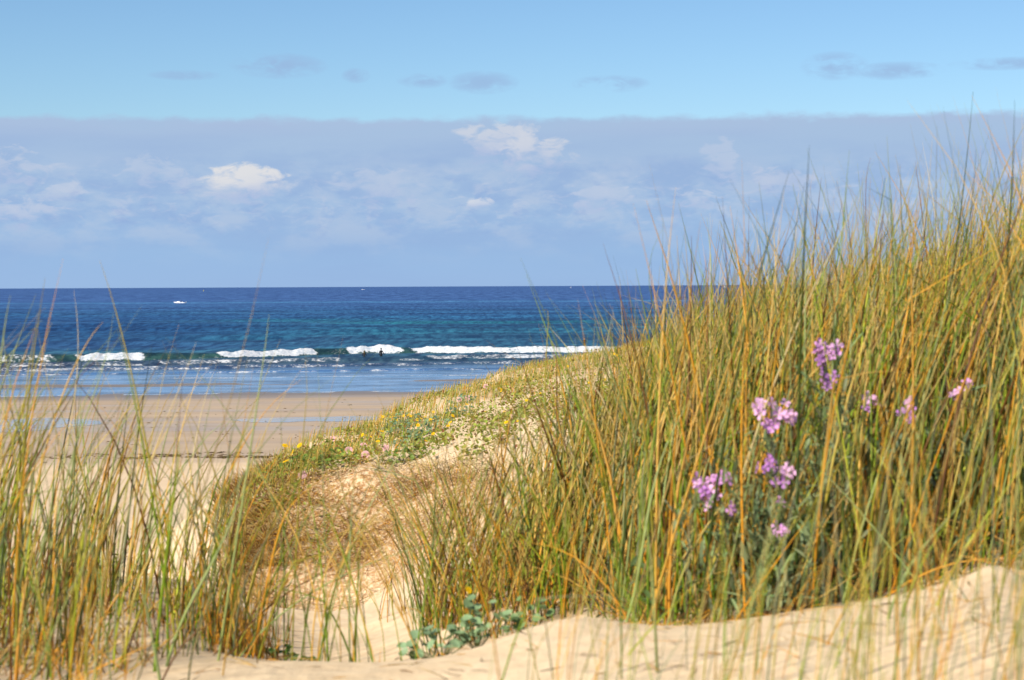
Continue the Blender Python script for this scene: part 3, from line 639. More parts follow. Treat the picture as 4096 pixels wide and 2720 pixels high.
# ------------------------------------------------------------------ tussocks that stand out as things
def tussock(name, px, py, Y, n, Lr, rad, spread, pal, label, cat='grass tussock', lean=0.0, widr=(.003, .0055), amax=1.1, bx=0.0):
    c = P(px, py, Y); c[2] = float(dune_z(c[0], c[1]))
    r = rad * np.sqrt(RNG.random(n)); a = RNG.uniform(0, 2 * np.pi, n)
    XY = np.stack([c[0] + r * np.cos(a), c[1] + r * np.sin(a)], -1)
    root = empty(name, tuple(c), label, cat)
    ph = np.where(RNG.random(n) < .35, RNG.uniform(0, 2 * np.pi, n), np.where(RNG.random(n) < .5 + bx, RNG.normal(0, .5, n), RNG.normal(np.pi, .5, n)))
    a0 = RNG.uniform(0, spread, n); L = RNG.uniform(*Lr, n)
    m = n * 3 // 4 if n >= 40 else n
    o = blades('blades', XY[:m], L[:m], a0[:m], a0[:m] + RNG.uniform(.1, amax, m), ph[:m], RNG.uniform(*widr, m), pal, kink=.08, parent=root, origin=tuple(c), K=9)
    q = n - m
    if q: blades('dead_blades', XY[m:], L[m:] * .6, a0[m:] + .2, a0[m:] + RNG.uniform(.5, 1.7, q), ph[m:], RNG.uniform(.002, .0045, q), dict(brown=20, ochre=30, straw=20), kink=.3, parent=root, origin=tuple(c), K=7)
    return root
tussock('grass_tussock', 452, 622, 6.4, 240, (.35, .85), .13, .36, dict(green=25, olive=20, sage=18, brown=16, ochre=14, deep=10), 'dark green tussock fanning out beside the bare sand hollow', bx=.05)
tussock('grass_tussock', 500, 620, 5.6, 150, (.30, .70), .22, .35, MIXR, 'greener tussock just behind the fleshy grey-green leaves')
tussock('grass_tussock', 300, 668, 5.0, 16, (.45, .95), .10, .25, dict(sage=30, green=20, olive=20, straw=10), 'thin tuft of long blades arching right over the sand hollow', bx=.45, widr=(.003, .005), amax=1.3)
tussock('grass_tussock', 345, 668, 4.75, 15, (.35, .70), .10, .30, dict(sage=20, green=30, olive=20, straw=14), 'small loose green tuft in front of the middle of the hollow', bx=-.1, widr=(.003, .0055), amax=1.3)
tussock('grass_tussock', 392, 664, 4.7, 14, (.35, .68), .12, .35, dict(sage=16, green=24, olive=20, straw=18, ochre=12), 'loose tuft leaning left beside the fleshy leaves', bx=-.35, widr=(.003, .0055), amax=1.2)
tussock('grass_tussock', 408, 600, 8.0, 22, (.25, .50), .14, .4, dict(brown=25, ochre=25, olive=20, deep=10), 'thin brownish tuft on the sand left of the dark tussock')
tussock('dry_grass_tuft', 238, 640, 5.6, 150, (.10, .30), .12, .25, dict(ochre=40, straw=20, brown=25), 'rusty orange dry tuft at the right end of the left-hand grass', 'grass tuft', amax=.5)
tussock('grass_tussock', 215, 650, 5.0, 70, (.4, .85), .12, .3, MIXL, 'upright sage green clump before the rusty dry tuft')
tussock('grass_tussock', 690, 560, 6.0, 150, (.55, .98), .16, .28, dict(olive=26, green=24, sage=20, ochre=16, straw=12), 'green clump left of the lowest lilac flower heads')
tussock('grass_tussock', 1015, 520, 5.6, 220, (.8, 1.25), .22, .2, dict(olive=26, green=24, deep=14, sage=10, ochre=16, straw=12), 'tallest dark green clump at the right edge', bx=.3, amax=.5)
tussock('grass_tussock', 905, 520, 6.0, 160, (.8, 1.22), .20, .2, dict(olive=26, green=20, deep=14, sage=14, ochre=16, pale=12), 'tall clump with one very long dark blade right of the topmost lilac flowers', bx=.3, amax=.5)

# single long blades one can follow by eye, each curve in the vertical plane at its own distance
HB = [  # Y, colour, width mm, [(px,py)...] from base to tip
 (4.6, 'olive', 6, [(172, 640), (160, 540), (145, 440), (128, 360), (115, 310), (100, 258)]),
 (4.5, 'green', 6, [(165, 600), (150, 500), (140, 430), (127, 370), (118, 330)]),
 (4.9, 'pale', 5, [(40, 620), (60, 480), (76, 380), (74, 290)]), (4.3, 'sage', 6, [(-12, 520), (-2, 380), (11, 295)]),
 (4.4, 'sage', 7, [(215, 665), (232, 560), (246, 470), (262, 370), (269, 316)]), (4.5, 'pale', 5, [(120, 600), (145, 480), (170, 410), (196, 342)]),
 (4.7, 'straw', 5, [(20, 560), (50, 430), (80, 355), (103, 322)]), (4.5, 'olive', 5, [(-5, 520), (15, 430), (36, 365), (52, 322)]),
 (4.7, 'sage', 5, [(40, 600), (70, 460), (95, 390), (114, 312)]), (5.0, 'ochre', 4, [(180, 600), (225, 480), (262, 415), (303, 378)]),
 (4.7, 'grey', 5, [(195, 640), (215, 520), (232, 430), (249, 352)]), (4.8, 'sage', 6, [(60, 660), (50, 560), (28, 470), (10, 380), (4, 330)]),
 (5.0, 'grey', 4, [(190, 600), (196, 480), (208, 410), (217, 370)]), (4.3, 'sage', 8, [(160, 690), (185, 610), (222, 540), (238, 468)]),
 (4.2, 'green', 8, [(150, 690), (160, 590), (172, 500), (178, 440)]), (4.4, 'grey', 6, [(110, 660), (120, 560), (132, 480), (136, 380)]),
 (4.8, 'ochre', 5, [(250, 660), (275, 540), (295, 500), (330, 470)]), (4.9, 'olive', 5, [(232, 655), (280, 580), (350, 530), (440, 505)]),
 (4.9, 'sage', 5, [(236, 660), (300, 600), (380, 560), (470, 535)]), (4.9, 'straw', 4, [(420, 655), (370, 560), (330, 510), (250, 470)]),
 (4.9, 'brown', 4, [(235, 640), (300, 585), (370, 556), (420, 548)]), (5.0, 'green', 5, [(440, 650), (425, 570), (405, 520), (385, 495)]),
 (5.6, 'deep', 7, [(918, 520), (945, 330), (962, 200), (973, 92)]), (5.4, 'deep', 6, [(925, 540), (948, 340), (966, 240), (976, 150)]),
 (5.8, 'olive', 6, [(930, 500), (970, 280), (1000, 180), (1030, 110)]), (5.5, 'sage', 6, [(900, 500), (897, 300), (892, 210), (887, 136)]),
 (5.9, 'grey', 6, [(830, 480), (870, 300), (905, 230), (940, 205)]), (6.2, 'pale', 5, [(780, 420), (800, 300), (815, 250), (826, 180)]),
 (5.6, 'pale', 6, [(880, 430), (910, 300), (925, 220), (932, 140)]), (6.0, 'brown', 5, [(855, 420), (868, 320), (866, 220), (871, 158)]),
 (5.2, 'sage', 7, [(812, 480), (805, 360), (806, 280), (800, 262)]), (5.3, 'lime', 7, [(812, 470), (822, 350), (818, 290), (796, 246)]),
 (6.5, 'straw', 5, [(670, 420), (690, 330), (712, 300), (738, 222)]), (6.5, 'sage', 5, [(715, 440), (735, 330), (760, 290), (800, 250)]),
 (6.2, 'green', 5, [(700, 430), (690, 380), (655, 310), (662, 230)]), (6.0, 'sage', 6, [(650, 470), (618, 390), (600, 340), (594, 310)]),
 (6.0, 'pale', 5, [(565, 480), (592, 390), (606, 345), (612, 315)]), (6.1, 'olive', 5, [(560, 480), (545, 400), (548, 330), (543, 312)]),
 (6.3, 'straw', 5, [(640, 420), (650, 350), (668, 300), (676, 284)]), (6.3, 'pale', 4, [(690, 400), (680, 340), (668, 300), (664, 284)]),
 (5.2, 'ochre', 6, [(900, 470), (850, 400), (820, 360), (802, 345)]), (4.9, 'olive', 6, [(770, 450), (740, 400), (700, 360), (670, 330)]),
 (4.6, 'straw', 6, [(830, 600), (800, 500), (770, 430), (762, 400)]), (4.4, 'sage', 8, [(620, 640), (640, 560), (655, 480), (690, 400)]),
 (4.6, 'ochre', 7, [(740, 600), (775, 520), (800, 450), (810, 440)]), (4.3, 'sage', 7, [(960, 640), (900, 560), (850, 500), (820, 470)]),
 (3.6, 'lime', 6, [(905, 730), (940, 600), (985, 520), (1040, 440)]), (3.5, 'sage', 6, [(860, 730), (895, 600), (930, 540), (990, 470)]),
 (3.5, 'green', 6, [(870, 740), (905, 610), (925, 560), (960, 500)]), (3.3, 'sage', 6, [(660, 740), (655, 640), (650, 560), (640, 500)]),
 (3.4, 'lime', 5, [(590, 740), (610, 680), (660, 620), (700, 580)]), (3.4, 'straw', 5, [(780, 740), (830, 640), (860, 580), (900, 500)]),
 (3.5, 'sage', 6, [(905, 740), (912, 640), (920, 560), (930, 480)]), (3.5, 'grey', 5, [(1000, 740), (985, 640), (960, 590), (940, 560)])]
def spline(pts, K=14):
    pts = np.array(pts, float); q = np.linspace(0, 1, len(pts)); u = np.linspace(0, 1, K)
    M_ = np.vander(q, min(4, len(pts))); cx = np.linalg.lstsq(M_, pts, rcond=None)[0]
    return np.vander(u, min(4, len(pts))) @ cx
Cs, Ws, c0s, c1s = [], [], [], []
for Y, k, w, pts in HB:
    sp = spline(pts); dY = np.linspace(0, random.uniform(-.25, .25), len(sp)); Yk = Y + dY
    c = P(sp[:, 0], sp[:, 1], Yk)
    g = float(dune_z(c[0, 0], c[0, 1])) - .02                               # root the blade in the sand
    if c[0, 2] > g: 
        add = np.linspace(g, c[0, 2], 4)[:-1]; ex = np.stack([np.full(3, c[0, 0]), np.full(3, c[0, 1]), add], -1); c = np.concatenate([ex, c])
    K0 = 17; idx = np.linspace(0, len(c) - 1, K0); c = np.stack([np.interp(idx, np.arange(len(c)), c[:, a]) for a in range(3)], -1)
    Cs.append(c); Ws.append(w * .001 * .92 * np.interp(np.linspace(0, 1, K0), [0, .5, 1], [1, .85, .1])); c0s.append(PAL[k][0]); c1s.append(PAL[k][1])
tag(tubes('marram_grass', np.array(Cs), np.array(Ws), np.array(c0s), np.array(c1s), psi=RNG.uniform(-.4, .4, len(Cs))), 'longest single blades crossing the sea, the hollow and the sky', 'grass', kind='stuff')

# ------------------------------------------------------------------ lilac flowering plants (grey-green leaves, four-petalled flowers)
def flower_mesh(name, petals, r, col, ccol, cup=.35, wide=.8, K=4):
    V = []; Fc = []; Cc = []
    for i in range(petals):
        a = 2 * math.pi * i / petals; d = Vector((math.cos(a), math.sin(a), 0)); b = Vector((-math.sin(a), math.cos(a), 0))
        o = len(V); prof = [(0, .08), (.35, .30), (.75, .62), (1, .30)]
        for s, w in prof:
            zc = r * cup * math.sin(s * 2.2) * .6
            for q in (-1, 0, 1): V.append(d * r * s + b * r * w * wide * q * .8 + Vector((0, 0, zc + abs(q) * r * .06))); Cc.append([c * (0.8 + .25 * s) for c in col])
        for j in range(3):
            for q in range(2): k = o + j * 3 + q; Fc.append((k, k + 1, k + 4, k + 3))
    me_o = mesh_np(name, np.array([tuple(v) for v in V]), np.array(Fc), M_PETAL, attrs={'Col': np.array(Cc)})
    me = me_o.data; bpy.data.objects.remove(me_o)
    # centre: a small dome
    th = np.linspace(0, 2 * np.pi, 9)[:-1]; Vc = [(0, 0, r * .16)]; 
    for rr_, zz_ in ((.10, .13), (.16, .02)): Vc += [(r * rr_ * math.cos(a), r * rr_ * math.sin(a), r * zz_) for a in th]
    Fx = [(0, 1 + i, 1 + (i + 1) % 8, 1 + (i + 1) % 8) for i in range(8)]
    F3 = [(0, 1 + i, 1 + (i + 1) % 8) for i in range(8)]
    for i in range(8): a_, b_ = 1 + i, 1 + (i + 1) % 8; F3 += [(a_, a_ + 8, b_ + 8), (a_, b_ + 8, b_)]
    co = mesh_np(name + '_centre', np.array(Vc), np.array(F3), M_PETAL, attrs={'Col': np.tile(np.array(ccol), (len(Vc), 1))})
    cm = co.data; bpy.data.objects.remove(co)
    return me, cm
LIL = [flower_mesh('lilac_petals', 4, .0165, (.78, .40, .80), (.62, .60, .25)), flower_mesh('lilac_petals_dark', 4, .0145, (.55, .25, .66), (.45, .45, .2)), flower_mesh('lilac_petals_pale', 4, .017, (.86, .52, .82), (.7, .66, .3))]
def stock(px, py, Y, heads, label, nleaf=260, leafr=.12, leafh=.22):
    """heads: list of (px, py, radius px x, radius py, flowers, tone)"""
    c = P(px, py, Y); c[2] = float(dune_z(c[0], c[1])); root = empty('flowering_plant', tuple(c), label, 'flowering plant')
    Cs, Ws = [], []
    fl = []
    for hx, hy, rx, ry, nf, tone in heads:
        hp = P(hx, hy, Y - .04)
        s = np.linspace(0, 1, 9)[:, None]; bow = np.sin(s * math.pi) * .02
        Cs.append((1 - s) * (c + [0, 0, -.02]) + s * (hp) + np.concatenate([bow, 0 * bow, 0 * bow], 1)); Ws.append(np.linspace(.005, .0025, 9))
        for i in range(nf):
            a = random.uniform(0, 6.283); q = math.sqrt(random.random())
            fp = P(hx + rx * q * math.cos(a), hy + ry * q * math.sin(a), Y - .04 + random.uniform(-.02, .02))
            fl.append((fp, tone if random.random() < .65 else random.randrange(3)))
            if i % 2 == 0:
                Cs.append((1 - s) * hp + s * fp); Ws.append(np.full(9, .0016))
    Cs = np.array(Cs) - c
    N = len(Cs); tubes('stem', Cs, np.array(Ws), np.tile([.16, .20, .08], (N, 1)), np.tile([.22, .26, .10], (N, 1)), M_LEAF, root)
    # lance leaves in whorls up the stems
    pts = []
    for hx, hy, *_ in heads:
        hp = P(hx, hy, Y)
        k = nleaf // len(heads); s = RNG.random(k)[:, None] * .9
        pts.append((1 - s) * c + s * hp + RNG.normal(0, 1, (k, 3)) * [leafr * .45, leafr * .4, leafh * .16])
    pts = np.concatenate(pts); pts[:, 2] = np.maximum(pts[:, 2], dune_z(pts[:, 0], pts[:, 1]) + .01)
    leaves('foliage', pts, RNG.uniform(.03, .07, len(pts)), lcol(len(pts), (.20, .26, .12)), .18, 1.0, parent=root, origin=tuple(c))
    for fp, tone in fl:
        o = bpy.data.objects.new('flower', LIL[tone][0]); COL.objects.link(o); o.parent = root
        o.location = tuple(fp - c); tilt = random.uniform(.5, 1.5); az_ = random.gauss(-math.pi / 2, .8)
        o.rotation_euler = Vector((math.cos(az_) * math.sin(tilt), math.sin(az_) * math.sin(tilt), math.cos(tilt))).to_track_quat('Z', 'Y').to_euler()
        sc = random.uniform(.75, 1.1); o.scale = (sc, sc, sc)
        q = bpy.data.objects.new('flower_centre', LIL[tone][1]); COL.objects.link(q); q.parent = o
stock(775, 605, 4.55, [(772, 409, 18, 8, 11, 2), (790, 419, 7, 7, 5, 2), (769, 426, 10, 4, 4, 0), (705, 484, 14, 7, 9, 0), (709, 500, 8, 9, 8, 2), (725, 480, 9, 4, 4, 0), (766, 466, 9, 6, 6, 1), (786, 472, 7, 6, 6, 2), (780, 484, 4, 6, 3, 1),
      (779, 532, 9, 6, 6, 0), (781, 502, 4, 3, 2, 2), (731, 508, 3, 3, 2, 1)], 'largest bushy plant with five lilac flower heads and grey-green leaves', nleaf=900, leafr=.15, leafh=.3)
stock(835, 585, 4.75, [(821, 348, 7, 6, 5, 0), (832, 350, 7, 7, 7, 2), (824, 362, 6, 6, 6, 0), (829, 381, 8, 8, 6, 1)], 'tall plant with the topmost lilac flower head among the grass', nleaf=360, leafr=.10)
stock(878, 575, 4.85, [(866, 411, 5, 5, 4, 0), (874, 402, 8, 8, 5, 2)], 'sparse lilac plant left of the pale pink pair in the grass', nleaf=120, leafr=.08)
stock(915, 570, 4.85, [(910, 409, 5, 7, 6, 2), (902, 414, 3, 3, 2, 0), (913, 419, 5, 3, 2, 1)], 'lilac plant with a pale flower head between thick blades right of centre', nleaf=120, leafr=.08)
stock(962, 555, 4.9, [(956, 391, 4, 5, 4, 2), (969, 384, 3, 3, 2, 0)], 'rightmost lilac plant with one small bright flower head', nleaf=100, leafr=.07)

# ------------------------------------------------------------------ small plants on the sand
def round_leaf_plant(px, py, Y, n, size, spread, col, label, name='leafy_plant', cat='leafy plant', up=.06, hgt=.10):
    c = P(px, py, Y); c[2] = float(dune_z(c[0], c[1])); root = empty(name, tuple(c), label, cat)
    r = spread * np.sqrt(RNG.random(n)); a = RNG.uniform(0, 6.283, n)
    pos = np.stack([c[0] + r * np.cos(a), c[1] + r * np.sin(a) * .8], -1)
    pos = np.concatenate([pos, (dune_z(pos[:, 0], pos[:, 1]) + RNG.uniform(.02, hgt, n) * (1.1 - r / spread * .6))[:, None]], 1)
    # rounded, slightly cupped leaf: centre + ring of 8
    th = np.linspace(0, 2 * np.pi, 9)[:-1]; V = []; Fq = []; Cc = []
    for i in range(n):
        s = size * random.uniform(.6, 1.15); tl = random.uniform(.1, 1.0); azz = random.gauss(-1.57, 1.3)
        Rm = Matrix.Rotation(azz, 3, 'Z') @ Matrix.Rotation(tl, 3, 'Y'); o = len(V); g = random.uniform(.7, 1.3)
        V.append(pos[i]); Cc.append([k * g for k in col])
        for a_ in th:
            rad = s * .5 * (1 + .10 * math.sin(3 * a_ + i)); v = Rm @ Vector((rad * math.cos(a_), rad * math.sin(a_), rad * .3)); V.append(pos[i] + np.array(v)); Cc.append([k * g * 1.15 for k in col])
        for j in range(8): Fq.append((o, o + 1 + j, o + 1 + (j + 1) % 8))
    mesh_np('leaves', np.array(V) - c, np.array(Fq), M_LEAF, root, attrs={'Col': np.array(Cc)})
    Cn = []; 
    for i in range(0, n, 2): s = np.linspace(0, 1, 5)[:, None]; Cn.append((1 - s) * (c + [0, 0, -.01]) + s * pos[i] - c)
    tubes('stem', np.array(Cn), np.full((len(Cn), 5), .003), np.tile([.14, .17, .06], (len(Cn), 1)), np.tile([.14, .17, .06], (len(Cn), 1)), M_LEAF, root)
    return root
round_leaf_plant(476, 645, 4.7, 44, .027, .085, (.20, .30, .15), 'taller fleshy grey-green plant below the small orange flower', hgt=.12)
round_leaf_plant(440, 652, 4.7, 40, .028, .10, (.24, .36, .20), 'low blurred blue-green plant lying against the sand crest')
round_leaf_plant(528, 630, 4.7, 20, .024, .06, (.15, .24, .09), 'small leafy plant tucked in where the sand crest rises')
round_leaf_plant(283, 650, 5.6, 40, .022, .10, (.07, .14, .03), 'small dark green seedling patch behind the left end of the sand crest', hgt=.05)
SH = [(402, 431, 18.2, 130, 'largest blue-green clump on the crest below the yellow flowers'), (395, 441, 17, 50, 'low blue-green clump just under the largest one'), (455, 424, 18, 70, 'blue-green clump right of the largest clump on the pale sand'),
      (411, 450, 15.2, 60, 'blue-green clump on pale sand above the eroded face'), (432, 437, 16.6, 60, 'blue-green clump midway down the pale sandy slope'), (462, 408, 20, 60, 'small blue-green clump high on the sandy slope'), (325, 446, 16.2, 60, 'dark green clump on the crest left of the sandy gap'),
      (402, 466, 13.5, 80, 'clump of mixed leaves on the very lip of the eroded face'), (290, 470, 14.2, 90, 'clump beside the yellow flowers at the left end of the lip'), (332, 466, 13.6, 70, 'clump trailing down left of the bare part of the face')]
for px, py, Y, n, lab in SH:
    k = (.15, .24, .13) if 'blue' in lab else (.12, .19, .03)
    round_leaf_plant(px, py, Y, int(n * 1.1), .034, .26 if n > 100 else .17, k, lab, name='dune_plant', cat='dune plant', hgt=.13)
def solve_ground(px, py, Y0):
    """the place on the dune seen at px, py, near Y0"""
    Yc = np.linspace(Y0 * .72, Y0 * 1.4, 240); X = (px - 512) / F * Yc; z = dune_z(X, Yc); s = (EYE - z) / Yc * F + float(hz(px)) - py
    i = np.where(np.sign(s[:-1]) != np.sign(s[1:]))[0]
    j = i[np.argmin(np.abs(Yc[i] - Y0))] if len(i) else int(np.argmin(np.abs(s)))
    return np.array([X[j], Yc[j], z[j]])

# yellow flower heads: one prototype with head, centre and stem, then copies
ym, yc = flower_mesh('yellow_petals', 12, .0135, (.85, .55, .01), (.80, .34, .01), cup=.3, wide=.45)
stem_me = None
def yellow(loc, sc, label, group, big=False):
    global stem_me
    if stem_me is None:
        s = np.linspace(0, 1, 4)[None, :, None] * np.array([0, 0, -.07])[None, None]
        so = tubes('stem', s, np.full((1, 4), .003), np.array([[.14, .18, .04]]), np.array([[.14, .18, .04]]), M_LEAF); stem_me = so.data; bpy.data.objects.remove(so)
    r = empty('yellow_flower', tuple(loc), label, 'flower', group); r.scale = (sc,) * 3
    h = bpy.data.objects.new('flower_head', ym); COL.objects.link(h); h.parent = r; h.location = (0, 0, .07)
    tl = random.uniform(.3, 1.2); a = random.gauss(-1.6, .9)
    h.rotation_euler = Vector((math.cos(a) * math.sin(tl), math.sin(a) * math.sin(tl), math.cos(tl))).to_track_quat('Z', 'Y').to_euler()
    q = bpy.data.objects.new('flower_centre', yc); COL.objects.link(q); q.parent = h
    k = bpy.data.objects.new('stem', stem_me); COL.objects.link(k); k.parent = r; k.location = (0, 0, .07)
YG = 'yellow flowers dotted over the middle dune'; YL = 'small yellow flower dotted over the sandy slope among the green mats'
YC = 'small yellow flower in the row above the largest blue-green clump'; YD = 'small yellow flower on the left-hand crest of the middle dune'
spots = [(382, 421), (387, 418), (390, 424), (393, 420), (397, 423), (403, 420), (408, 421), (413, 419), (417, 424), (421, 422), (425, 420), (430, 424), (380, 426), (436, 422), (304, 454), (308, 452), (312, 456), (320, 455), (325, 452), (340, 448), (362, 440)]
for px, py in spots: yellow(solve_ground(px, py + 5, 18.6), random.uniform(1.0, 1.5), YC if px > 375 else YD, 'yellow flowers in a row on the crest' if px > 375 else 'yellow flowers on the left-hand crest')
for (px, py, lab) in [(284, 459, 'leftmost large bright yellow flower at the end of the dune lip'), (299, 459, 'large yellow flower just right of the leftmost one on the lip'), (292, 468, 'large pale yellow flower below the pair on the lip'), (285, 476, 'lowest yellow flower on the left end of the lip')]:
    yellow(solve_ground(px, py + 4, 14.2), 1.9, lab, None)
cnt = 0
while cnt < 78:
    p_ = random.uniform(300, 700); Y_ = random.uniform(13.2, 27); X_ = (p_ - 512) / F * Y_
    a = np.array([X_]), np.array([Y_])
    if edge_sd(*a)[0] > -.4 or fC(np.array([p_]), a[1], a[0])[0] < .25: continue
    yellow((X_, Y_, float(dune_z(a[0], a[1])[0]) + .02), random.uniform(.7, 1.35), YL, YG); cnt += 1
yellow((*P(467, 618, 4.9)[:2], float(dune_z(*P(467, 618, 4.9)[:2])) + .10), .7, 'single orange-yellow flower above the fleshy leaves near the sand crest', None)

# pale pink trumpet flowers of the bindweed
pm, pc = flower_mesh('pink_petals', 5, .030, (.72, .42, .46), (.75, .66, .45), cup=.9, wide=1.15)
for px, py, Y, lab in [(365, 463, 13.6, 'largest pink and white trumpet flower on the lip of the face'), (301, 480, 13.8, 'pale pink trumpet flower low at the left end of the lip'), (363, 453, 15.4, 'pink trumpet flower just above the largest one'),
                       (385, 456, 14.8, 'small pale pink trumpet flower right of the largest one'), (468, 403, 20.5, 'pink trumpet flower high on the sandy slope'), (460, 405, 20, 'pale pink trumpet flower left of the high one'),
                       (332, 446, 16.5, 'pink trumpet flower on the left part of the crest'), (321, 453, 15.8, 'small mauve trumpet flower at the crest beside the yellow ones'), (486, 391, 22, 'tiny pink trumpet flower near the grass fringe'), (348, 458, 14.6, 'faint white trumpet flower on bare sand left of the largest')]:
    g = solve_ground(px, py, Y); r = empty('trumpet_flower', (g[0], g[1], g[2] + .05), lab, 'flower')
    h = bpy.data.objects.new('petals', pm); COL.objects.link(h); h.parent = r
    h.rotation_euler = Vector((random.uniform(-.5, .3), -1, random.uniform(.2, .8))).to_track_quat('Z', 'Y').to_euler()
    q = bpy.data.objects.new('flower_centre', pc); COL.objects.link(q); q.parent = h

# ------------------------------------------------------------------ wrack along the tide lines
def wrack(specs):
    V = []; Fq = []; k = 0
    for (pxa, pxb, Ya, n, wdt, sz) in specs:
        for i in range(n):
            p_ = random.uniform(pxa, pxb); Y = Ya + random.gauss(0, wdt) + 3.0 * (float(vnoise(np.array(p_ * .03), np.array(Ya)) - .5)) + .17 * ((p_ - 200) / F * Ya)
            X = (p_ - 512) / F * Y; z = float(beach_z(np.array(X), np.array(Y)))
            L = random.uniform(.5, 1.6) * sz; wd = L * random.uniform(.15, .35); h = random.uniform(.03, .09) * min(1, sz * 2); a = random.gauss(0, .4)
            base = len(V); ca, sa = math.cos(a), math.sin(a)
            for j in range(8):
                t_ = j / 8 * 6.283; rr_ = random.uniform(.75, 1.2); ex = L * .5 * math.cos(t_) * rr_; ey = wd * .5 * math.sin(t_) * rr_
                V.append((X + ex * ca - ey * sa, Y + ex * sa + ey * ca, z - .01))
            V.append((X, Y, z + h)); V.append((X + L * .2 * ca, Y + L * .2 * sa, z + h * .8))
            for j in range(8): Fq.append((base + j, base + (j + 1) % 8, base + (9 if j in (7, 0, 1, 2) and j != 2 else 8)))
    return np.array(V), np.array(Fq)
M_WR = plain('dry_seaweed', (.085, .055, .03), .9, .1, .35, 3)
V, Fq = wrack([(120, 330, 106, 190, .5, .42), (-60, 260, 108, 120, 1.0, .4), (130, 235, 60, 90, .5, .5), (60, 200, 60, 120, .9, .35), (190, 240, 72, 50, .3, .4), (-100, 460, 150, 70, 14, .35), (-100, 400, 125, 90, 9, .3), (0, 330, 85, 110, 9, .16)])
tag(mesh_np('seaweed', V, Fq, M_WR, smooth=False), 'dark brown lines of seaweed left along the beach by the tide', 'seaweed', kind='stuff')

# ------------------------------------------------------------------ people: one skinned body each
def skin_body(name, verts, edges, radii, m, parent, root=0):
    me = bpy.data.meshes.new(name); me.from_pydata([tuple(v) for v in verts], edges, []); me.update()
    o = bpy.data.objects.new(name, me); COL.objects.link(o)
    md = o.modifiers.new('Skin', 'SKIN'); md.use_smooth_shade = True
    for i, r_ in enumerate(radii):
        sv = me.skin_vertices[0].data[i]; sv.radius = (r_, r_) if not isinstance(r_, tuple) else r_; sv.use_root = (i == root)
    o.modifiers.new('Sub', 'SUBSURF').levels = 2; o.modifiers['Sub'].render_levels = 2
    me.materials.append(m)
    if parent: o.parent = parent
    return o
def uv_ball(name, c, r, m, parent, sq=(1, 1, 1), n=12):
    th = np.linspace(0, np.pi, n); ph = np.linspace(0, 2 * np.pi, 2 * n)
    V = np.array([[c[0] + r * sq[0] * math.sin(a) * math.cos(b), c[1] + r * sq[1] * math.sin(a) * math.sin(b), c[2] + r * sq[2] * math.cos(a)] for a in th for b in ph])
    return mesh_np(name, V, grid_faces(n, 2 * n), m, parent)
def person(loc, rotz, arms, label, skin=None, hair=M_DHAIR, longhair=False, name='person', scale=1.0, bare=False):
    """arms: ((elbow, hand) left, (elbow, hand) right) in metres from the feet; stands on loc"""
    r = empty(name, loc, label, 'person'); r.rotation_euler = (0, 0, rotz); r.scale = (scale,) * 3
    v = [(0, 0, .95), (0, 0, 1.12), (0, .01, 1.32), (0, 0, 1.46), (0, 0, 1.54)]; rad = [(.15, .11), (.13, .10), (.17, .11), (.09, .08), (.055, .055)]
    e = [(0, 1), (1, 2), (2, 3), (3, 4)]
    for s, (el, ha) in zip((-1, 1), arms):
        k = len(v); w = tuple(Vector(el).lerp(Vector(ha), .86)); v += [(s * .17, 0, 1.42), el, w, ha]; rad += [.062, .043, .032, (.038, .022)]
        e += [(2, k), (k, k + 1), (k + 1, k + 2), (k + 2, k + 3)]
    for s in (-1, 1):
        k = len(v); v += [(s * .10, 0, .86), (s * .12, -.03, .48), (s * .12, .02, .09), (s * .13, -.14, .04)]; rad += [.095, .058, .04, .035]
        e += [(0, k), (k, k + 1), (k + 1, k + 2), (k + 2, k + 3)]
    skin_body('body', v, e, rad, M_SUIT, r)
    hd = uv_ball('head', (0, -.01, 1.66), .105, M_SKIN, r, (.78, .95, 1.15))
    uv_ball('nose', (0, -.115, 1.65), .016, M_SKIN, hd, (.7, 1, 1.2), 6)
    for s in (-1, 1): uv_ball('eye', (s * .032, -.098, 1.68), .011, M_DHAIR, hd, (1, .5, .7), 6); uv_ball('ear', (s * .083, .0, 1.66), .022, M_SKIN, hd, (.35, .8, 1.2), 6)
    uv_ball('hair', (0, .018, 1.685), .115, hair, r, (.82, .92, 1.1))
    if longhair: uv_ball('long_hair', (0, .085, 1.50), .14, hair, r, (.75, .45, 1.5))
    return r
# both bathers in the surf face the sea (their backs to the viewer), the third stands beyond the breaker
def place(px, py_water, h_above, Y):
    X = (px - 512) / F * Y; return X, Y, EYE - (py_water - float(hz(px))) / F * Y - h_above
x_, y_, z_ = place(381, 356.4, .86, 286); person((x_, y_, z_), math.pi + .2, (((-.30, -.02, 1.16), (-.42, -.14, .95)), ((.24, .02, 1.12), (.20, -.10, .92))), 'person in black wetsuit standing waist deep before the white breaker', scale=1.15)
x_, y_, z_ = place(364.2, 356.0, 1.08, 284.5); person((x_, y_, z_), math.pi - .2, (((-.27, 0, 1.14), (-.30, -.2, 1.05)), ((.27, 0, 1.14), (.30, -.2, 1.05))), 'person in black wetsuit with long fair hair, only shoulders above water', hair=M_HAIR, longhair=True, scale=1.05)
x_, y_, z_ = place(584.6, 344.6, .70, 330); person((x_, y_, z_), .3, (((-.34, -.05, 1.20), (-.30, -.25, 1.04)), ((.34, -.05, 1.20), (.30, -.25, 1.04))), 'person in black wetsuit with elbows out beyond the breaker, just above the grassy crest', scale=1.0)

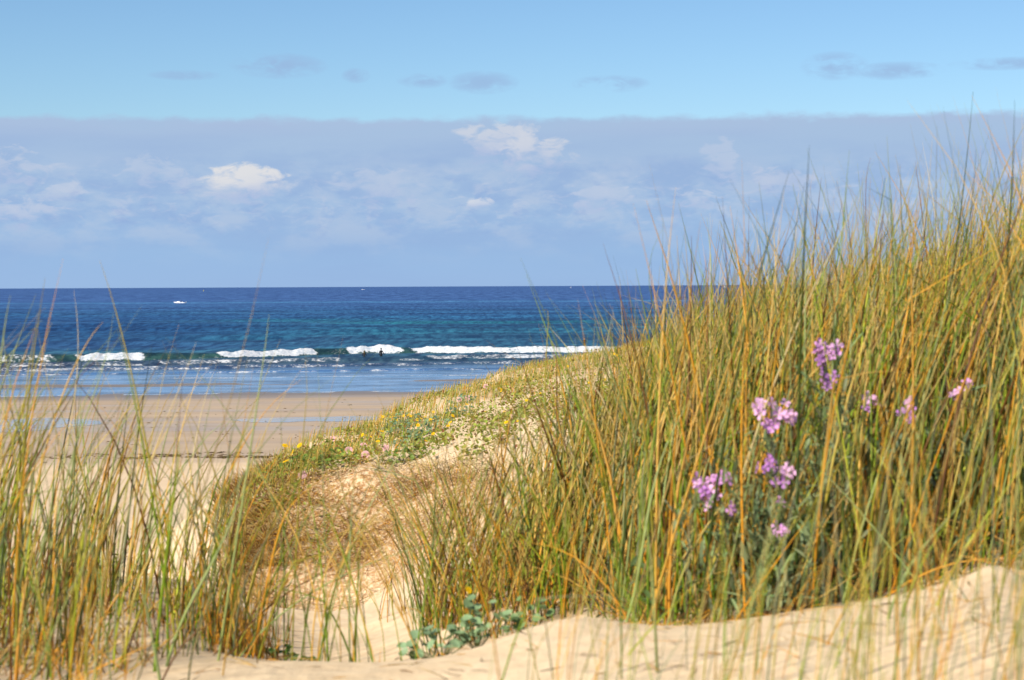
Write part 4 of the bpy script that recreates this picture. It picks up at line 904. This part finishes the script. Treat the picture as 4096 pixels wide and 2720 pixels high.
# ------------------------------------------------------------------ the motor boat
def loft(name, secs, m, parent, close=True):
    """secs: list of rings of points (same count)"""
    K = len(secs); n_ = len(secs[0]); V = np.array(secs, float).reshape(-1, 3); f = []
    for i in range(K - 1):
        for j in range(n_): f.append((i * n_ + j, i * n_ + (j + 1) % n_, (i + 1) * n_ + (j + 1) % n_, (i + 1) * n_ + j))
    o = mesh_np(name, V, np.array(f), m, parent, smooth=False)
    if close:
        import bmesh
        b = bmesh.new(); b.from_mesh(o.data); b.verts.ensure_lookup_table()
        for base in (0, (K - 1) * n_):
            try: b.faces.new([b.verts[base + j] for j in range(n_)])
            except Exception: pass
        bmesh.ops.recalc_face_normals(b, faces=b.faces); b.to_mesh(o.data); b.free()
    return o
def box(name, c, s, m, parent, taper=1.0):
    x, y, z = c; a, b, d = s[0] / 2, s[1] / 2, s[2] / 2
    lo = [(x - a, y - b, z - d), (x + a, y - b, z - d), (x + a, y + b, z - d), (x - a, y + b, z - d)]
    hi = [(x - a * taper, y - b * taper, z + d), (x + a * taper, y - b * taper, z + d), (x + a * taper, y + b * taper, z + d), (x - a * taper, y + b * taper, z + d)]
    return loft(name, [lo, hi], m, parent)
def motor_boat(loc, L, label, group=None, person_too=True):
    r = empty('motor_boat', loc, label, 'boat', group)
    secs = []
    for s, w, keel, deck in [(-.5, .02, .55, .95), (-.42, .35, .25, .98), (-.25, .8, -.05, .92), (0, 1.1, -.15, .80), (.3, 1.15, -.15, .72), (.47, 1.1, -.12, .72)]:
        x = s * L; w *= L / 7.5
        secs.append([(x, 0, keel), (x, -w * .75, keel + (deck - keel) * .35), (x, -w, deck), (x, w, deck), (x, w * .75, keel + (deck - keel) * .35)])
    loft('hull', secs, M_HULL, r)
    k = L / 7.5
    loft('cabin', [[(-2.1 * k, -.6 * k, .9), (-2.1 * k, .6 * k, .9), (-2.1 * k, .6 * k, .95), (-2.1 * k, -.6 * k, .95)], [(-1.1 * k, -.75 * k, .85), (-1.1 * k, .75 * k, .85), (-1.1 * k, .6 * k, 1.35), (-1.1 * k, -.6 * k, 1.35)],
                   [(.1 * k, -.8 * k, .8), (.1 * k, .8 * k, .8), (.1 * k, .6 * k, 1.45), (.1 * k, -.6 * k, 1.45)]], M_HULL, r)
    w = loft('windscreen', [[(-.9 * k, -.55 * k, 1.36), (-.9 * k, .55 * k, 1.36), (-.84 * k, .55 * k, 1.38), (-.84 * k, -.55 * k, 1.38)], [(-.3 * k, -.5 * k, 1.75), (-.3 * k, .5 * k, 1.75), (-.24 * k, .5 * k, 1.77), (-.24 * k, -.5 * k, 1.77)]], M_GLASS, r)
    box('outboard_motor', (3.72 * k, 0, .80), (.42, .40, .62), M_GREY, r, .75)
    box('seat', (1.6 * k, 0, .85), (.6, 1.2 * k, .30), M_HULL, r, .9)
    return r
bx = (180.2 - 512) / F * 1236
motor_boat((bx, 1236, .08), 7.8, 'white motor boat with outboard out on the dark blue water')
person((bx + .75, 1236, -.02), math.pi / 2, (((-.30, 0, 1.16), (-.30, -.22, 1.20)), ((.30, 0, 1.16), (.30, -.22, 1.20))), 'person in dark clothes standing in the white motor boat', scale=1.25)
motor_boat(((363.5 - 512) / F * 6500, 6500, .1), 14, 'tiny white boat on the horizon nearly above the bathers')
def sail_boat(px, Y, h, label):
    r = empty('sailing_boat', ((px - 512) / F * Y, Y, 0), label, 'sailing boat')
    secs = [[(s * h * .7, 0, kz), (s * h * .7, -w * h, 1.2), (s * h * .7, w * h, 1.2)] for s, w, kz in [(-.5, .005, .8), (-.2, .09, -.2), (.2, .1, -.3), (.48, .07, -.1)]]
    loft('hull', secs, M_HULL, r)
    tubes('mast', np.array([[[0, 0, 1], [0, 0, h / 2], [0, 0, h]]]), np.full((1, 3), .25), np.array([[.6, .6, .6]]), np.array([[.6, .6, .6]]), M_STEM, r)
    loft('mainsail', [[(.1, -.05, 2), (h * .33, -.05, 2), (h * .33, .05, 2), (.1, .05, 2)], [(.1, -.05, h * .97), (.25, -.05, h * .97), (.25, .05, h * .97), (.1, .05, h * .97)]], M_SAIL, r)
    loft('jib', [[(-h * .32, -.05, 1.5), (-.2, -.05, 1.8), (-.2, .05, 1.8), (-h * .32, .05, 1.5)], [(-.3, -.05, h * .85), (-.2, -.05, h * .85), (-.2, .05, h * .85), (-.3, .05, h * .85)]], M_SAIL, r)
sail_boat(724.7, 7000, 9, 'tiny sailing boat on the horizon left of the tall grass')
sail_boat(571, 8500, 6, 'faint white sail on the horizon above the open water')
by = empty('navigation_buoy', ((204 - 512) / F * 5200, 5200, 0), 'tiny yellow buoy on the horizon right of the motor boat', 'buoy'); by.scale = (.55,) * 3
loft('float', [[(2.2 * math.cos(a), 2.2 * math.sin(a), -.3) for a in np.linspace(0, 5.5, 8)], [(2.2 * math.cos(a), 2.2 * math.sin(a), 1.4) for a in np.linspace(0, 5.5, 8)]], M_YEL, by)
loft('tower', [[(1.0 * math.cos(a), 1.0 * math.sin(a), 1.4) for a in np.linspace(0, 5.5, 8)], [(.5 * math.cos(a), .5 * math.sin(a), 7.5) for a in np.linspace(0, 5.5, 8)]], M_YEL, by)
